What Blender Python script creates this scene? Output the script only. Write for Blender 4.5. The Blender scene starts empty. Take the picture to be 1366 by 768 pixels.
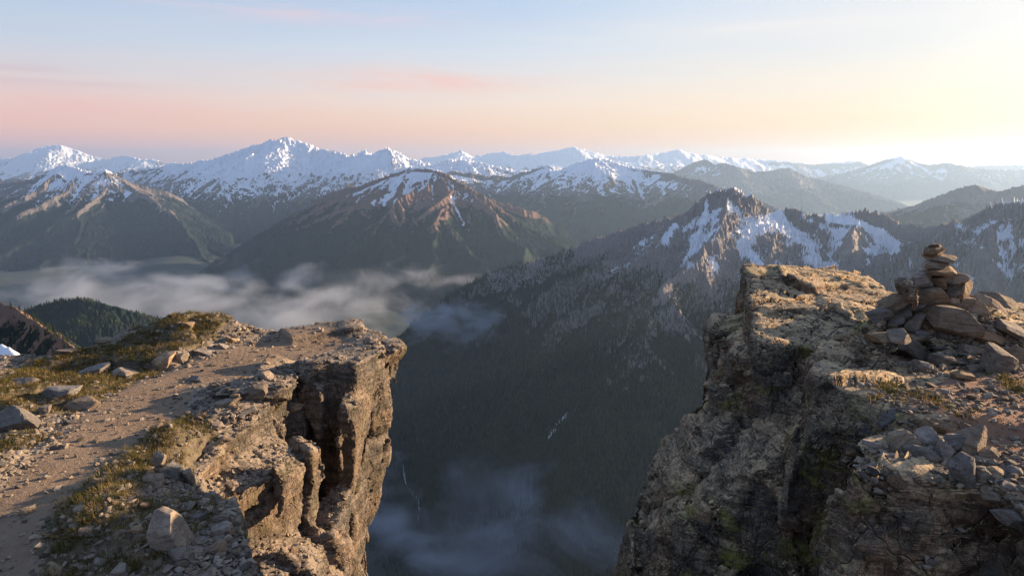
import bpy, bmesh, math, random, os
import numpy as np
from mathutils import Vector, Matrix, Euler
from mathutils.bvhtree import BVHTree

R = math.radians
f32 = np.float32
SC = bpy.context.scene
COL = SC.collection
# the eye stands at the origin, looking along +Y and a little down; metres throughout
FOC = 906.0
PITCH = R(10.6)
CP, SP = math.cos(PITCH), math.sin(PITCH)
SUN_AZ, SUN_EL = R(68.0), R(12.0)


def ray(u, v):
    a = (u - 683.0) / FOC
    b = (384.0 - v) / FOC
    return Vector((a, CP + b * SP, -SP + b * CP))


def PD(u, v, d):
    """World point seen in direction (u, v) of the survey sketch at forward distance d."""
    r = ray(u, v)
    return r * (d / r.y)


def PZ(u, v, z):
    r = ray(u, v)
    return r * (z / r.z)


# ---------------------------------------------------------------- numeric noise
def _h(ix, iy, iz, seed):
    n = (ix.astype(np.uint32) * np.uint32(374761393) + iy.astype(np.uint32) * np.uint32(668265263)
         + iz.astype(np.uint32) * np.uint32(2147483647) + np.uint32((seed * 974634777) & 0xFFFFFFFF))
    n = (n ^ (n >> np.uint32(13))) * np.uint32(1274126177)
    n = (n ^ (n >> np.uint32(16))) * np.uint32(2246822519)
    return n ^ (n >> np.uint32(15))


def _r01(h):
    return (h & np.uint32(0xFFFFFF)).astype(f32) * f32(1.0 / 16777216.0)


def vnoise(x, y, z=None, seed=0):
    """smooth lattice noise in -1..1 (2D when z is None)"""
    x = np.asarray(x, f32); y = np.asarray(y, f32)
    fx = np.floor(x); fy = np.floor(y)
    ix = fx.astype(np.int32); iy = fy.astype(np.int32)
    tx = x - fx; ty = y - fy
    ux = tx * tx * tx * (tx * (tx * 6 - 15) + 10); uy = ty * ty * ty * (ty * (ty * 6 - 15) + 10)
    if z is None:
        out = 0
        zz = np.zeros_like(ix)
        for dx in (0, 1):
            for dy in (0, 1):
                h = _h(ix + dx, iy + dy, zz, seed)
                ang = _r01(h) * f32(2 * math.pi)
                g = np.cos(ang) * (tx - dx) + np.sin(ang) * (ty - dy)
                out = out + g * (ux if dx else 1 - ux) * (uy if dy else 1 - uy)
        return out * f32(1.5)
    z = np.asarray(z, f32)
    fz = np.floor(z); iz = fz.astype(np.int32); tz = z - fz
    uz = tz * tz * tz * (tz * (tz * 6 - 15) + 10)
    out = 0
    for dx in (0, 1):
        for dy in (0, 1):
            for dz in (0, 1):
                h = _h(ix + dx, iy + dy, iz + dz, seed)
                gx = (h & np.uint32(1023)).astype(f32) * f32(2 / 1023.) - 1
                gy = ((h >> np.uint32(10)) & np.uint32(1023)).astype(f32) * f32(2 / 1023.) - 1
                gz = ((h >> np.uint32(20)) & np.uint32(1023)).astype(f32) * f32(2 / 1023.) - 1
                g = gx * (tx - dx) + gy * (ty - dy) + gz * (tz - dz)
                out = out + g * (ux if dx else 1 - ux) * (uy if dy else 1 - uy) * (uz if dz else 1 - uz)
    return out * f32(1.3)


def fbm(x, y, z=None, seed=0, octs=4, gain=0.5, lac=2.03, ridged=False):
    out = 0; a = 1.0; tot = 0.0; f = 1.0
    for k in range(octs):
        n = vnoise(x * f + k * 7.3, y * f - k * 3.7, None if z is None else z * f + k * 5.1, seed + k)
        if ridged:
            n = 1 - 2.2 * np.abs(n)
        out = out + a * n; tot += a; a *= gain; f *= lac
    return out / tot


def voronoi3(x, y, z, seed=0, jit=0.8):
    """first and second distance, and three random numbers of the nearest cell, plus the vector from its centre"""
    x = np.asarray(x, f32); y = np.asarray(y, f32); z = np.asarray(z, f32)
    bx = np.floor(x - 0.5).astype(np.int32); by = np.floor(y - 0.5).astype(np.int32); bz = np.floor(z - 0.5).astype(np.int32)
    d1 = np.full(x.shape, 9.0, f32); d2 = d1.copy()
    hid = np.zeros(x.shape, np.uint32)
    vx = np.zeros(x.shape, f32); vy = vx.copy(); vz = vx.copy()
    for dx in (0, 1):
        for dy in (0, 1):
            for dz in (0, 1):
                cx = bx + dx; cy = by + dy; cz = bz + dz
                h = _h(cx, cy, cz, seed)
                jx = ((h & np.uint32(1023)).astype(f32) / 1023 - 0.5) * jit + 0.5
                jy = (((h >> np.uint32(10)) & np.uint32(1023)).astype(f32) / 1023 - 0.5) * jit + 0.5
                jz = (((h >> np.uint32(20)) & np.uint32(1023)).astype(f32) / 1023 - 0.5) * jit + 0.5
                ex = x - cx - jx; ey = y - cy - jy; ez = z - cz - jz
                d = ex * ex + ey * ey + ez * ez
                m = d < d1
                d2 = np.where(m, d1, np.minimum(d2, d))
                d1 = np.where(m, d, d1)
                hid = np.where(m, h, hid)
                vx = np.where(m, ex, vx); vy = np.where(m, ey, vy); vz = np.where(m, ez, vz)
    h2 = _h(hid, hid >> np.uint32(3), hid >> np.uint32(7), seed + 91)
    r1 = _r01(h2); r2 = _r01(h2 >> np.uint32(5)); r3 = _r01(h2 >> np.uint32(8) ^ hid)
    return np.sqrt(d1), np.sqrt(d2), r1, r2, r3, vx, vy, vz


def sstep(a, b, x):
    t = np.clip((x - a) / (b - a), 0, 1)
    return t * t * (3 - 2 * t)


# ---------------------------------------------------------------- object helpers
def props(o, label=None, cat=None, group=None, kind=None):
    if label: o["label"] = label
    if cat: o["category"] = cat
    if group: o["group"] = group
    if kind: o["kind"] = kind
    return o


def mesh_np(name, verts, faces, mat=None, attrs=None, smooth=True, parent=None):
    """verts (n,3); faces (m,3|4) int array -> linked object"""
    me = bpy.data.meshes.new(name)
    verts = np.ascontiguousarray(verts, f32); faces = np.ascontiguousarray(faces, np.int32)
    nf, k = faces.shape
    me.vertices.add(len(verts)); me.vertices.foreach_set("co", verts.ravel())
    me.loops.add(nf * k); me.loops.foreach_set("vertex_index", faces.ravel())
    me.polygons.add(nf)
    me.polygons.foreach_set("loop_start", np.arange(0, nf * k, k, dtype=np.int32))
    me.update(calc_edges=True)
    me.polygons.foreach_set("use_smooth", np.full(nf, smooth, dtype=bool))
    for an, av in (attrs or {}).items():
        at = me.attributes.new(an, "FLOAT", "POINT")
        at.data.foreach_set("value", np.ascontiguousarray(av, f32).ravel())
    if mat: me.materials.append(mat)
    o = bpy.data.objects.new(name, me); COL.objects.link(o)
    if parent: o.parent = parent
    return o


def compact(verts, faces, attrs=None):
    used = np.zeros(len(verts), bool); used[faces.ravel()] = True
    idx = np.cumsum(used) - 1
    return verts[used], idx[faces], {k: v.ravel()[used] for k, v in (attrs or {}).items()}


# ---------------------------------------------------------------- node helpers
class NT:
    def __init__(s, nt):
        s.nt = nt; nt.nodes.clear()

    def n(s, t, **kw):
        nd = s.nt.nodes.new(t)
        for k, v in kw.items():
            if k == "ins":
                for i, val in v.items():
                    s.put(nd, i, val)
            else:
                setattr(nd, k, v)
        return nd

    def put(s, nd, i, val):
        if hasattr(val, "is_output") or hasattr(val, "links"):
            s.nt.links.new(val, nd.inputs[i])
        else:
            sk = nd.inputs[i]
            if hasattr(sk.default_value, "__len__") and not hasattr(val, "__len__"):
                val = (val,) * len(sk.default_value)
            if hasattr(val, "__len__") and len(sk.default_value) == 4 and len(val) == 3:
                val = tuple(val) + (1,)
            sk.default_value = val

    def m(s, op, a, b=0.0, c=None, clamp=False):
        nd = s.n("ShaderNodeMath", operation=op, use_clamp=clamp)
        s.put(nd, 0, a); s.put(nd, 1, b)
        if c is not None: s.put(nd, 2, c)
        return nd.outputs[0]

    def vm(s, op, a, b=None, scale=None):
        nd = s.n("ShaderNodeVectorMath", operation=op)
        s.put(nd, 0, a)
        if b is not None: s.put(nd, 1, b)
        if scale is not None: s.put(nd, 3, scale)
        return nd.outputs[1] if op in ("DOT_PRODUCT", "LENGTH", "DISTANCE") else nd.outputs[0]

    def mix(s, fac, a, b, blend="MIX"):
        nd = s.n("ShaderNodeMix", data_type="RGBA", blend_type=blend)
        nd.clamp_factor = True
        s.put(nd, 0, fac); s.put(nd, 6, a); s.put(nd, 7, b)
        return nd.outputs[2]

    def mapr(s, x, a, b, c=0.0, d=1.0, smooth=False):
        nd = s.n("ShaderNodeMapRange", clamp=True)
        if smooth: nd.interpolation_type = "SMOOTHSTEP"
        for i, v in enumerate((x, a, b, c, d)): s.put(nd, i, v)
        return nd.outputs[0]

    def ramp(s, x, stops, mode="LINEAR"):
        nd = s.n("ShaderNodeValToRGB"); cr = nd.color_ramp; cr.interpolation = mode
        while len(cr.elements) < len(stops): cr.elements.new(0.5)
        for e, (p, c) in zip(cr.elements, stops):
            e.position = p; e.color = tuple(c) + (1,) if len(c) == 3 else c
        s.put(nd, 0, x)
        return nd.outputs[0]

    def noise(s, vec, scale, detail=4, rough=0.55, dist=0.0, dim="3D", typ=None):
        nd = s.n("ShaderNodeTexNoise", noise_dimensions=dim)
        if typ: nd.noise_type = typ
        s.put(nd, "Vector", vec); s.put(nd, "Scale", scale); s.put(nd, "Detail", detail)
        s.put(nd, "Roughness", rough); s.put(nd, "Distortion", dist)
        return nd.outputs[0]

    def vor(s, vec, scale, feature="F1", rand=1.0):
        nd = s.n("ShaderNodeTexVoronoi", feature=feature)
        s.put(nd, "Vector", vec); s.put(nd, "Scale", scale); s.put(nd, "Randomness", rand)
        return nd

    def attr(s, name):
        return s.n("ShaderNodeAttribute", attribute_name=name).outputs["Fac"]

    def mapping(s, vec, scale=(1, 1, 1), rot=(0, 0, 0), loc=(0, 0, 0)):
        nd = s.n("ShaderNodeMapping")
        s.put(nd, 0, vec); s.put(nd, 1, loc); s.put(nd, 2, rot); s.put(nd, 3, scale)
        return nd.outputs[0]


def material(name):
    m = bpy.data.materials.new(name); m.use_nodes = True
    return m, NT(m.node_tree)


def srgb(r, g, b):
    def c(x):
        x /= 255.0
        return x / 12.92 if x <= 0.04045 else ((x + 0.055) / 1.055) ** 2.4
    return (c(r), c(g), c(b))
# ================================================================ camera, sky, sun, air
EXPO = 1.5
cam = bpy.data.cameras.new("camera"); cam.sensor_width = 36.0; cam.lens = 36.0 * FOC / 1366.0
cam.clip_start = 0.05; cam.clip_end = 400000.0
camo = bpy.data.objects.new("camera", cam); COL.objects.link(camo)
camo.rotation_euler = (R(90) - PITCH, 0, 0)
SC.camera = camo
SC.view_settings.view_transform = "Standard"; SC.view_settings.look = "None"
SC.view_settings.exposure = EXPO; SC.view_settings.gamma = 1.0
SC.view_settings.use_curve_mapping = False

w = bpy.data.worlds.new("World"); SC.world = w; w.use_nodes = True
t = NT(w.node_tree)
tc = t.n("ShaderNodeTexCoord").outputs["Generated"]
sep = t.n("ShaderNodeSeparateXYZ"); t.put(sep, 0, tc)
X, Y, Z = sep.outputs
el = t.m("MULTIPLY", t.m("ARCSINE", Z), 180 / math.pi)                 # degrees above the horizon
az = t.m("MULTIPLY", t.m("ARCTAN2", X, Y), 180 / math.pi)              # degrees right of the view
# thin cloud streaks, longer along the horizon
cv = t.n("ShaderNodeCombineXYZ"); t.put(cv, 0, t.m("MULTIPLY", az, 0.045)); t.put(cv, 1, t.m("MULTIPLY", el, 0.42))
wisp = t.noise(cv.outputs[0], 1.0, 6, 0.62, 0.6)
wob = t.m("MULTIPLY", t.m("SUBTRACT", wisp, 0.5), 2.2)
elw = t.m("ADD", el, wob)
fe = t.mapr(elw, 0.0, 14.0)
E2 = 0.5 ** EXPO


def st(*a):
    return [(p / 14.0, tuple(c * E2 for c in srgb(*col))) for p, col in a]


left = t.ramp(fe, st((0, (216, 176, 178)), (1.2, (238, 190, 184)), (2.6, (250, 198, 180)), (4.2, (241, 208, 200)), (6.0, (224, 214, 216)),
                     (8.5, (202, 212, 227)), (12.0, (176, 201, 230)), (14, (168, 196, 228))))
mid = t.ramp(fe, st((0, (255, 186, 156)), (1.2, (255, 198, 162)), (2.8, (255, 213, 178)), (4.6, (250, 226, 208)), (6.4, (236, 228, 224)),
                    (8.5, (218, 225, 235)), (12.0, (190, 211, 236)), (14, (184, 206, 233))))
right = t.ramp(fe, st((0, (255, 204, 142)), (1.6, (255, 219, 162)), (3.6, (255, 234, 196)), (6, (250, 238, 218)), (8.5, (240, 237, 232)),
                      (12.4, (236, 238, 242)), (14, (226, 232, 240))))
c = t.mix(t.mapr(az, -34, 0), left, mid)
c = t.mix(t.mapr(az, 0, 34), c, right)
# the sky darkens to a deep blue overhead and a dusky blue behind
c = t.mix(t.mapr(el, 13, 50, smooth=True), c, tuple(E2 * x for x in (0.22, 0.36, 0.66)))
back = t.mapr(t.m("ABSOLUTE", az), 70, 150, smooth=True)
c = t.mix(t.m("MULTIPLY", back, 0.85), c, tuple(E2 * x for x in (0.28, 0.37, 0.60)))
# pink cloud veils, left and centre
cv2 = t.n("ShaderNodeCombineXYZ"); t.put(cv2, 0, t.m("MULTIPLY", az, 0.07)); t.put(cv2, 1, t.m("MULTIPLY", el, 0.75)); t.put(cv2, 2, 3.1)
veil = t.noise(cv2.outputs[0], 1.0, 7, 0.6, 0.4)


def blob(a0, e0, wa, we):
    da = t.m("DIVIDE", t.m("SUBTRACT", az, a0), wa); de = t.m("DIVIDE", t.m("SUBTRACT", el, e0), we)
    rr = t.m("ADD", t.m("MULTIPLY", da, da), t.m("MULTIPLY", de, de))
    g = t.m("EXPONENT", t.m("MULTIPLY", rr, -1.0))
    return t.m("MULTIPLY", g, t.mapr(veil, 0.36, 0.62), clamp=True)


b1 = blob(-8, 6.2, 9, 1.0); b2 = blob(-34, 5.7, 10, 0.6); b3 = blob(-15, 11.0, 12, 0.7); b4 = blob(-36, 3.6, 12, 0.9); b5 = blob(20, 9.8, 14, 0.8)
c = t.mix(t.m("MULTIPLY", b1, 0.8), c, tuple(E2 * x for x in srgb(252, 200, 186)))
c = t.mix(t.m("MULTIPLY", b2, 0.95), c, tuple(E2 * x for x in srgb(214, 184, 192)))
c = t.mix(t.m("MULTIPLY", b3, 0.7), c, tuple(E2 * x for x in srgb(236, 208, 214)))
c = t.mix(t.m("MULTIPLY", b4, 0.55), c, tuple(E2 * x for x in srgb(250, 184, 174)))
c = t.mix(t.m("MULTIPLY", b5, 0.5), c, tuple(E2 * x for x in srgb(250, 240, 232)))
# glow round the low sun
sd = (math.sin(R(41)) * math.cos(R(4.2)), math.cos(R(41)) * math.cos(R(4.2)), math.sin(R(4.2)))
dt = t.vm("DOT_PRODUCT", t.vm("NORMALIZE", tc), sd)
ang = t.m("MULTIPLY", t.m("ARCCOSINE", dt), 180 / math.pi)
gl = t.m("EXPONENT", t.m("MULTIPLY", t.m("POWER", t.m("DIVIDE", ang, 8.0), 2.0), -1.0))
gl2 = t.m("EXPONENT", t.m("MULTIPLY", t.m("DIVIDE", ang, 14.0), -1.0))
glc = t.mix(1.0, t.mix(t.m("MULTIPLY", gl, 1.0), (0, 0, 0), (.16 * E2, .14 * E2, .09 * E2)), t.mix(gl2, (0, 0, 0), (.0 * E2, .0 * E2, .0 * E2)), "ADD")
c = t.mix(1.0, c, glc, "ADD")
sky = t.n("ShaderNodeTexSky", sky_type="NISHITA", sun_disc=False, sun_elevation=SUN_EL, sun_rotation=SUN_AZ)
sky.altitude = 1800; sky.dust_density = 1.0
c = t.vm("ADD", t.vm("SCALE", c, scale=9.9), t.vm("SCALE", sky.outputs[0], scale=0.02))
bg = t.n("ShaderNodeBackground"); t.put(bg, 0, c); t.put(bg, 1, 0.1)
out = t.n("ShaderNodeOutputWorld"); t.put(out, 0, bg.outputs[0])
w.cycles.sampling_method = "MANUAL"; w.cycles.sample_map_resolution = 512

sun = bpy.data.lights.new("sun", "SUN"); sun.energy = 5.0; sun.angle = R(0.5); sun.color = (1.0, 0.73, 0.47)
suno = bpy.data.objects.new("sun", sun); COL.objects.link(suno)
sdir = Vector((math.sin(SUN_AZ) * math.cos(SUN_EL), math.cos(SUN_AZ) * math.cos(SUN_EL), math.sin(SUN_EL)))
suno.rotation_euler = sdir.to_track_quat("Z", "Y").to_euler()

# the air: one closed box of thin even haze
hm, t = material("haze")
vol = t.n("ShaderNodeVolumePrincipled")
vol.inputs["Color"].default_value = (0.47, 0.68, 0.99, 1)
vol.inputs["Density"].default_value = 1.9e-5
vol.inputs["Anisotropy"].default_value = 0.4
o_ = t.n("ShaderNodeOutputMaterial"); t.put(o_, 1, vol.outputs[0])
bx0, bx1, by0, by1, bz0, bz1 = -60000, 60000, -6000, 66000, -1790, 960
hv = np.array([(x, y, z) for z in (bz0, bz1) for y in (by0, by1) for x in (bx0, bx1)], f32)
hf = np.array([(0, 2, 3, 1), (4, 5, 7, 6), (0, 1, 5, 4), (2, 6, 7, 3), (0, 4, 6, 2), (1, 3, 7, 5)])
haze = mesh_np("haze", hv, hf, hm, smooth=False)
props(haze, "thin even mountain haze filling the air over the whole view", "haze", kind="stuff")
SC.cycles.volume_bounces = 0
SC.cycles.max_bounces = 5; SC.cycles.diffuse_bounces = 2; SC.cycles.glossy_bounces = 1; SC.cycles.transparent_max_bounces = 12
SC.cycles.transmission_bounces = 1
SC.cycles.sample_clamp_indirect = 4.0
# ================================================================ mountains
FLOOR_Z = -1650.0


def erosion(px, py, nx, ny, seed):
    ix = np.floor(px).astype(np.int32); iy = np.floor(py).astype(np.int32)
    fx = (px - ix).astype(f32); fy = (py - iy).astype(f32)
    va = np.zeros(px.shape, f32); wt = va.copy()
    zz = np.zeros_like(ix)
    for i in (-1, 0, 1):
        for j in (-1, 0, 1):
            h = _h(ix + i, iy + j, zz, seed)
            hx = _r01(h); hy = _r01(h >> np.uint32(8))
            ax = fx - i - hx; ay = fy - j - hy
            wgt = np.exp(-(ax * ax + ay * ay) * 3.0)
            ph = (ax * nx + ay * ny) * f32(2 * math.pi)
            va += np.cos(ph) * wgt; wt += wgt
    return va / wt


def cgrad(X, Y, H):
    Xi, Xj = np.gradient(X); Yi, Yj = np.gradient(Y); Hi, Hj = np.gradient(H)
    det = Xj * Yi - Xi * Yj
    return (Hj * Yi - Hi * Yj) / det, (Hi * Xj - Hj * Xi) / det


def ridge_field(X, Y, ridges, s0, s1, L, nmain=999, reach=0):
    H0 = np.full(X.shape, -1e5, f32); D0 = np.full(X.shape, 1e6, f32)
    X0, Y0 = X.astype(f32), Y.astype(f32)
    av = X0[X0.shape[0] // 2] / Y0[Y0.shape[0] // 2]; yv = Y0[:, 0]
    for ri, (pts, steep) in enumerate(ridges):
        if ri >= nmain:      # a side spur only touches the ground near it
            xs = [p[0] for p in pts]; ys = [p[1] for p in pts]
            y0_, y1_ = min(ys) - reach, max(ys) + reach
            r0, r1 = np.searchsorted(yv, (y0_, y1_))
            a0_ = min((min(xs) - reach) / max(y0_, 100), (min(xs) - reach) / y1_); a1_ = max((max(xs) + reach) / max(y0_, 100), (max(xs) + reach) / y1_)
            c0, c1 = np.searchsorted(av, (a0_, a1_))
            if r1 <= r0 or c1 <= c0: continue
            sl = (slice(r0, r1), slice(c0, c1))
        else: sl = (slice(None), slice(None))
        X, Y, H, Dm = X0[sl], Y0[sl], H0[sl], D0[sl]
        for (x0, y0, z0), (x1, y1, z1) in zip(pts[:-1], pts[1:]):
            ex, ey = x1 - x0, y1 - y0
            tt = np.clip(((X - x0) * ex + (Y - y0) * ey) / (ex * ex + ey * ey + 1e-6), 0, 1)
            d = np.hypot(X - x0 - tt * ex, Y - y0 - tt * ey)
            zr = z0 + tt * (z1 - z0)
            h = zr - steep * (s1 * d + (s0 - s1) * L * (1 - np.exp(-d / L)))
            np.maximum(H, h, out=H); np.minimum(Dm, d, out=Dm)
    return H0, D0


def fractal_line(pts, rnd, axy, az, levels=3):
    """break straight ridge runs up into a natural wandering crest"""
    for _ in range(levels):
        o = [pts[0]]
        for a, b in zip(pts[:-1], pts[1:]):
            dx, dy, dz = b[0] - a[0], b[1] - a[1], b[2] - a[2]
            ln = math.hypot(dx, dy)
            if ln > 60:
                w_ = rnd.uniform(-1, 1) * axy
                o.append((a[0] + dx * .5 - dy * w_, a[1] + dy * .5 + dx * w_, a[2] + dz * .5 + rnd.uniform(-1, .6) * az * ln))
            o.append(b)
        pts = o
    return pts


def mountain(name, label, ridges, u0, u1, d0, d1, nx, ny, lam, amp, octs, mat, seed,
             s0=0.95, s1=0.5, L=500.0, snow=-300.0, snow_soft=200.0, crest=0.02, skirt=-1e4, colset=None, warp=0.22, side_spurs=0, snow_bias=0.0, fields=(), slope_pen=1.3, edge=0.11):
    """ridges: lists of (u, v, km) turned into true positions; the ground falls away from them, cut by gullies"""
    rr = []
    rnd = random.Random(seed)
    for k, rg in enumerate(ridges):
        st_ = 1.0
        if isinstance(rg, tuple): rg, st_ = rg
        pts = [PD(u, v, d * 1000.0) for u, v, d in rg]
        q_ = [(p.x, p.y, p.z) for p in pts]
        q_ = fractal_line(q_, rnd, .12, .012, 2) if k == 0 else fractal_line(q_, rnd, .26, .035, 2)
        rr.append((q_, st_))
    if side_spurs:
        main = rr[0][0]
        for (x0, y0, z0), (x1, y1, z1) in zip(main[:-1], main[1:]):
            ln = math.hypot(x1 - x0, y1 - y0)
            ns = max(1, int(ln / side_spurs + rnd.random()))
            for q in range(ns):
                tq = (q + rnd.random()) / ns
                for sgn in (-1, 1):
                    if rnd.random() < 0.25: continue
                    a = math.atan2(y1 - y0, x1 - x0) + sgn * (R(90) + rnd.uniform(-.5, .5))
                    px, py, pz = x0 + tq * (x1 - x0), y0 + tq * (y1 - y0), z0 + tq * (z1 - z0) - rnd.uniform(0.02, .1) * side_spurs
                    pl = [(px, py, pz)]; s = side_spurs * rnd.uniform(.25, .5)
                    for m_ in range(5):
                        a += rnd.uniform(-.35, .35)
                        px += math.cos(a) * s; py += math.sin(a) * s; pz -= s * rnd.uniform(.28, .62)
                        pl.append((px, py, pz))
                    rr.append((fractal_line(pl, rnd, .25, .04, 1), 1.25))
    a = (np.linspace(u0, u1, nx) - 683.0) / FOC / 0.985
    yy = np.exp(np.linspace(math.log(d0 * 1000), math.log(d1 * 1000), ny))
    A, YY = np.meshgrid(a.astype(np.float64), yy)
    Xg, Yg = (A * YY), YY
    # warp the ground plan a little so that spurs curve
    _, Dm0 = ridge_field(Xg, Yg, rr[:len(ridges)], s0, s1, L)
    wl = lam * 1.7
    fade = sstep(0, lam * 0.8, Dm0)
    wx = fbm(Xg / wl, Yg / wl, seed=seed + 50, octs=3) * lam * warp * 2 * fade
    wy = fbm(Xg / wl + 31, Yg / wl + 17, seed=seed + 60, octs=3) * lam * warp * 2 * fade
    H, Dm = ridge_field(Xg + wx, Yg + wy, rr, s0, s1, L, len(ridges), 1.3 * side_spurs)
    H = H.astype(np.float64)
    cell = np.maximum((u1 - u0) / nx / FOC * Yg, 1e-3)
    H += crest * lam * fbm(Xg / lam * 6, Yg / lam * 6, seed=seed + 5, octs=4, ridged=True) * 0.6
    H += crest * lam * .14 * fbm(Xg / lam * 22, Yg / lam * 22, seed=seed + 6, octs=3, ridged=True)
    l = lam; am = amp * lam * 1.75
    for k in range(octs):
        gx, gy = cgrad(Xg, Yg, H)
        g = np.hypot(gx, gy) + 1e-6
        e = erosion((Xg / l).astype(np.float64), (Yg / l).astype(np.float64), (-gy / g).astype(f32), (gx / g).astype(f32), seed + 11 * k)
        e = (1 - np.abs(e)) * 2 - 1 if k % 2 == 1 else e
        res = sstep(1.5, 3.5, l / cell)
        H += (e - 0.55) * am * sstep(0.08, 0.5, g) * (0.25 + 0.75 * sstep(0, l * 0.9, Dm)) * res
        l *= 0.52; am *= 0.45
    jj = np.abs(np.linspace(-1, 1, nx))[None, :]
    H -= 1500 * sstep(1 - edge, 1.0, jj)
    H += fbm(Xg / (lam * .12), Yg / (lam * .12), seed=seed + 77, octs=4) * lam * 0.008
    gx, gy = cgrad(Xg, Yg, H); slope = np.hypot(gx, gy)
    # snow lies high, on gentler ground and down the gullies
    def blur(A, r):
        for ax in (0, 1):
            for _ in range(2):
                n_ = A.shape[ax]
                c_ = np.cumsum(np.concatenate([np.zeros_like(np.take(A, [0], ax)), A], ax), ax)
                i1 = np.minimum(np.arange(n_) + r + 1, n_); i0 = np.maximum(np.arange(n_) - r, 0)
                sh = [1, 1]; sh[ax] = n_
                A = (np.take(c_, i1, ax) - np.take(c_, i0, ax)) / (i1 - i0).reshape(sh)
        return A
    rb = int(np.clip(lam * .07 / np.median(cell), 3, 30))
    curv = (blur(H, rb) - H) / (lam * .012)
    gx, gy = cgrad(Xg, Yg, blur(H, 1)); slope = np.hypot(gx, gy)
    nrm = fbm(Xg / (lam * .35), Yg / (lam * .35), seed=seed + 33, octs=5, gain=0.6)
    sn = (H - snow) / snow_soft + np.clip(curv, -1.5, 1.5) * 1.3 - slope_pen * (np.clip(slope, 0, 1.7) - 0.75) + nrm * 0.9 + snow_bias
    if fields:
        dpt = Yg * CP - H * SP
        pu = 683 + FOC * Xg / dpt; pv = 384 - FOC * (Yg * SP + H * CP) / dpt
        pu = pu + 5 * fbm(Xg / (lam * .15), Yg / (lam * .15), seed=seed + 90, octs=3)
        for line, wd, stg in fields:
            dm = np.full(pu.shape, 1e9)
            for (ua, va), (ub, vb) in zip(line[:-1], line[1:]):
                ex, ey = ub - ua, vb - va
                tt = np.clip(((pu - ua) * ex + (pv - va) * ey) / (ex * ex + ey * ey + 1e-6), 0, 1)
                dm = np.minimum(dm, np.hypot(pu - ua - tt * ex, pv - va - tt * ey))
            sn = sn + stg * np.exp(-(dm / wd) ** 2)
    if False:
        mk = H > snow
        print("DBG", label[:40], "slope", np.percentile(slope, [10, 50, 90]).round(2), "sn>line", np.percentile(sn[mk], [10, 50, 90]).round(2) if mk.any() else None, "curv", np.percentile(curv, [10, 50, 90]).round(2), "Hmax", H.max())
    idx = np.arange(nx * ny).reshape(ny, nx)
    F = np.stack([idx[:-1, :-1], idx[:-1, 1:], idx[1:, 1:], idx[1:, :-1]], -1).reshape(-1, 4)
    hz = H.ravel()
    base = FLOOR_Z - 20 if skirt < -9e3 else skirt
    F = F[(hz[F] > base).any(1)]
    V = np.stack([Xg.ravel(), Yg.ravel(), np.maximum(hz, base - 30)], -1)
    at = {"snow": sn.ravel(), "slope": slope.ravel(), "curv": curv.ravel()}
    V2, F2, A2 = compact(V, F, at)
    o = mesh_np(name, V2, F2, mat, A2)
    props(o, label, "mountain", kind="structure")
    return o, (Xg, Yg, H, slope, sn)


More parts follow.
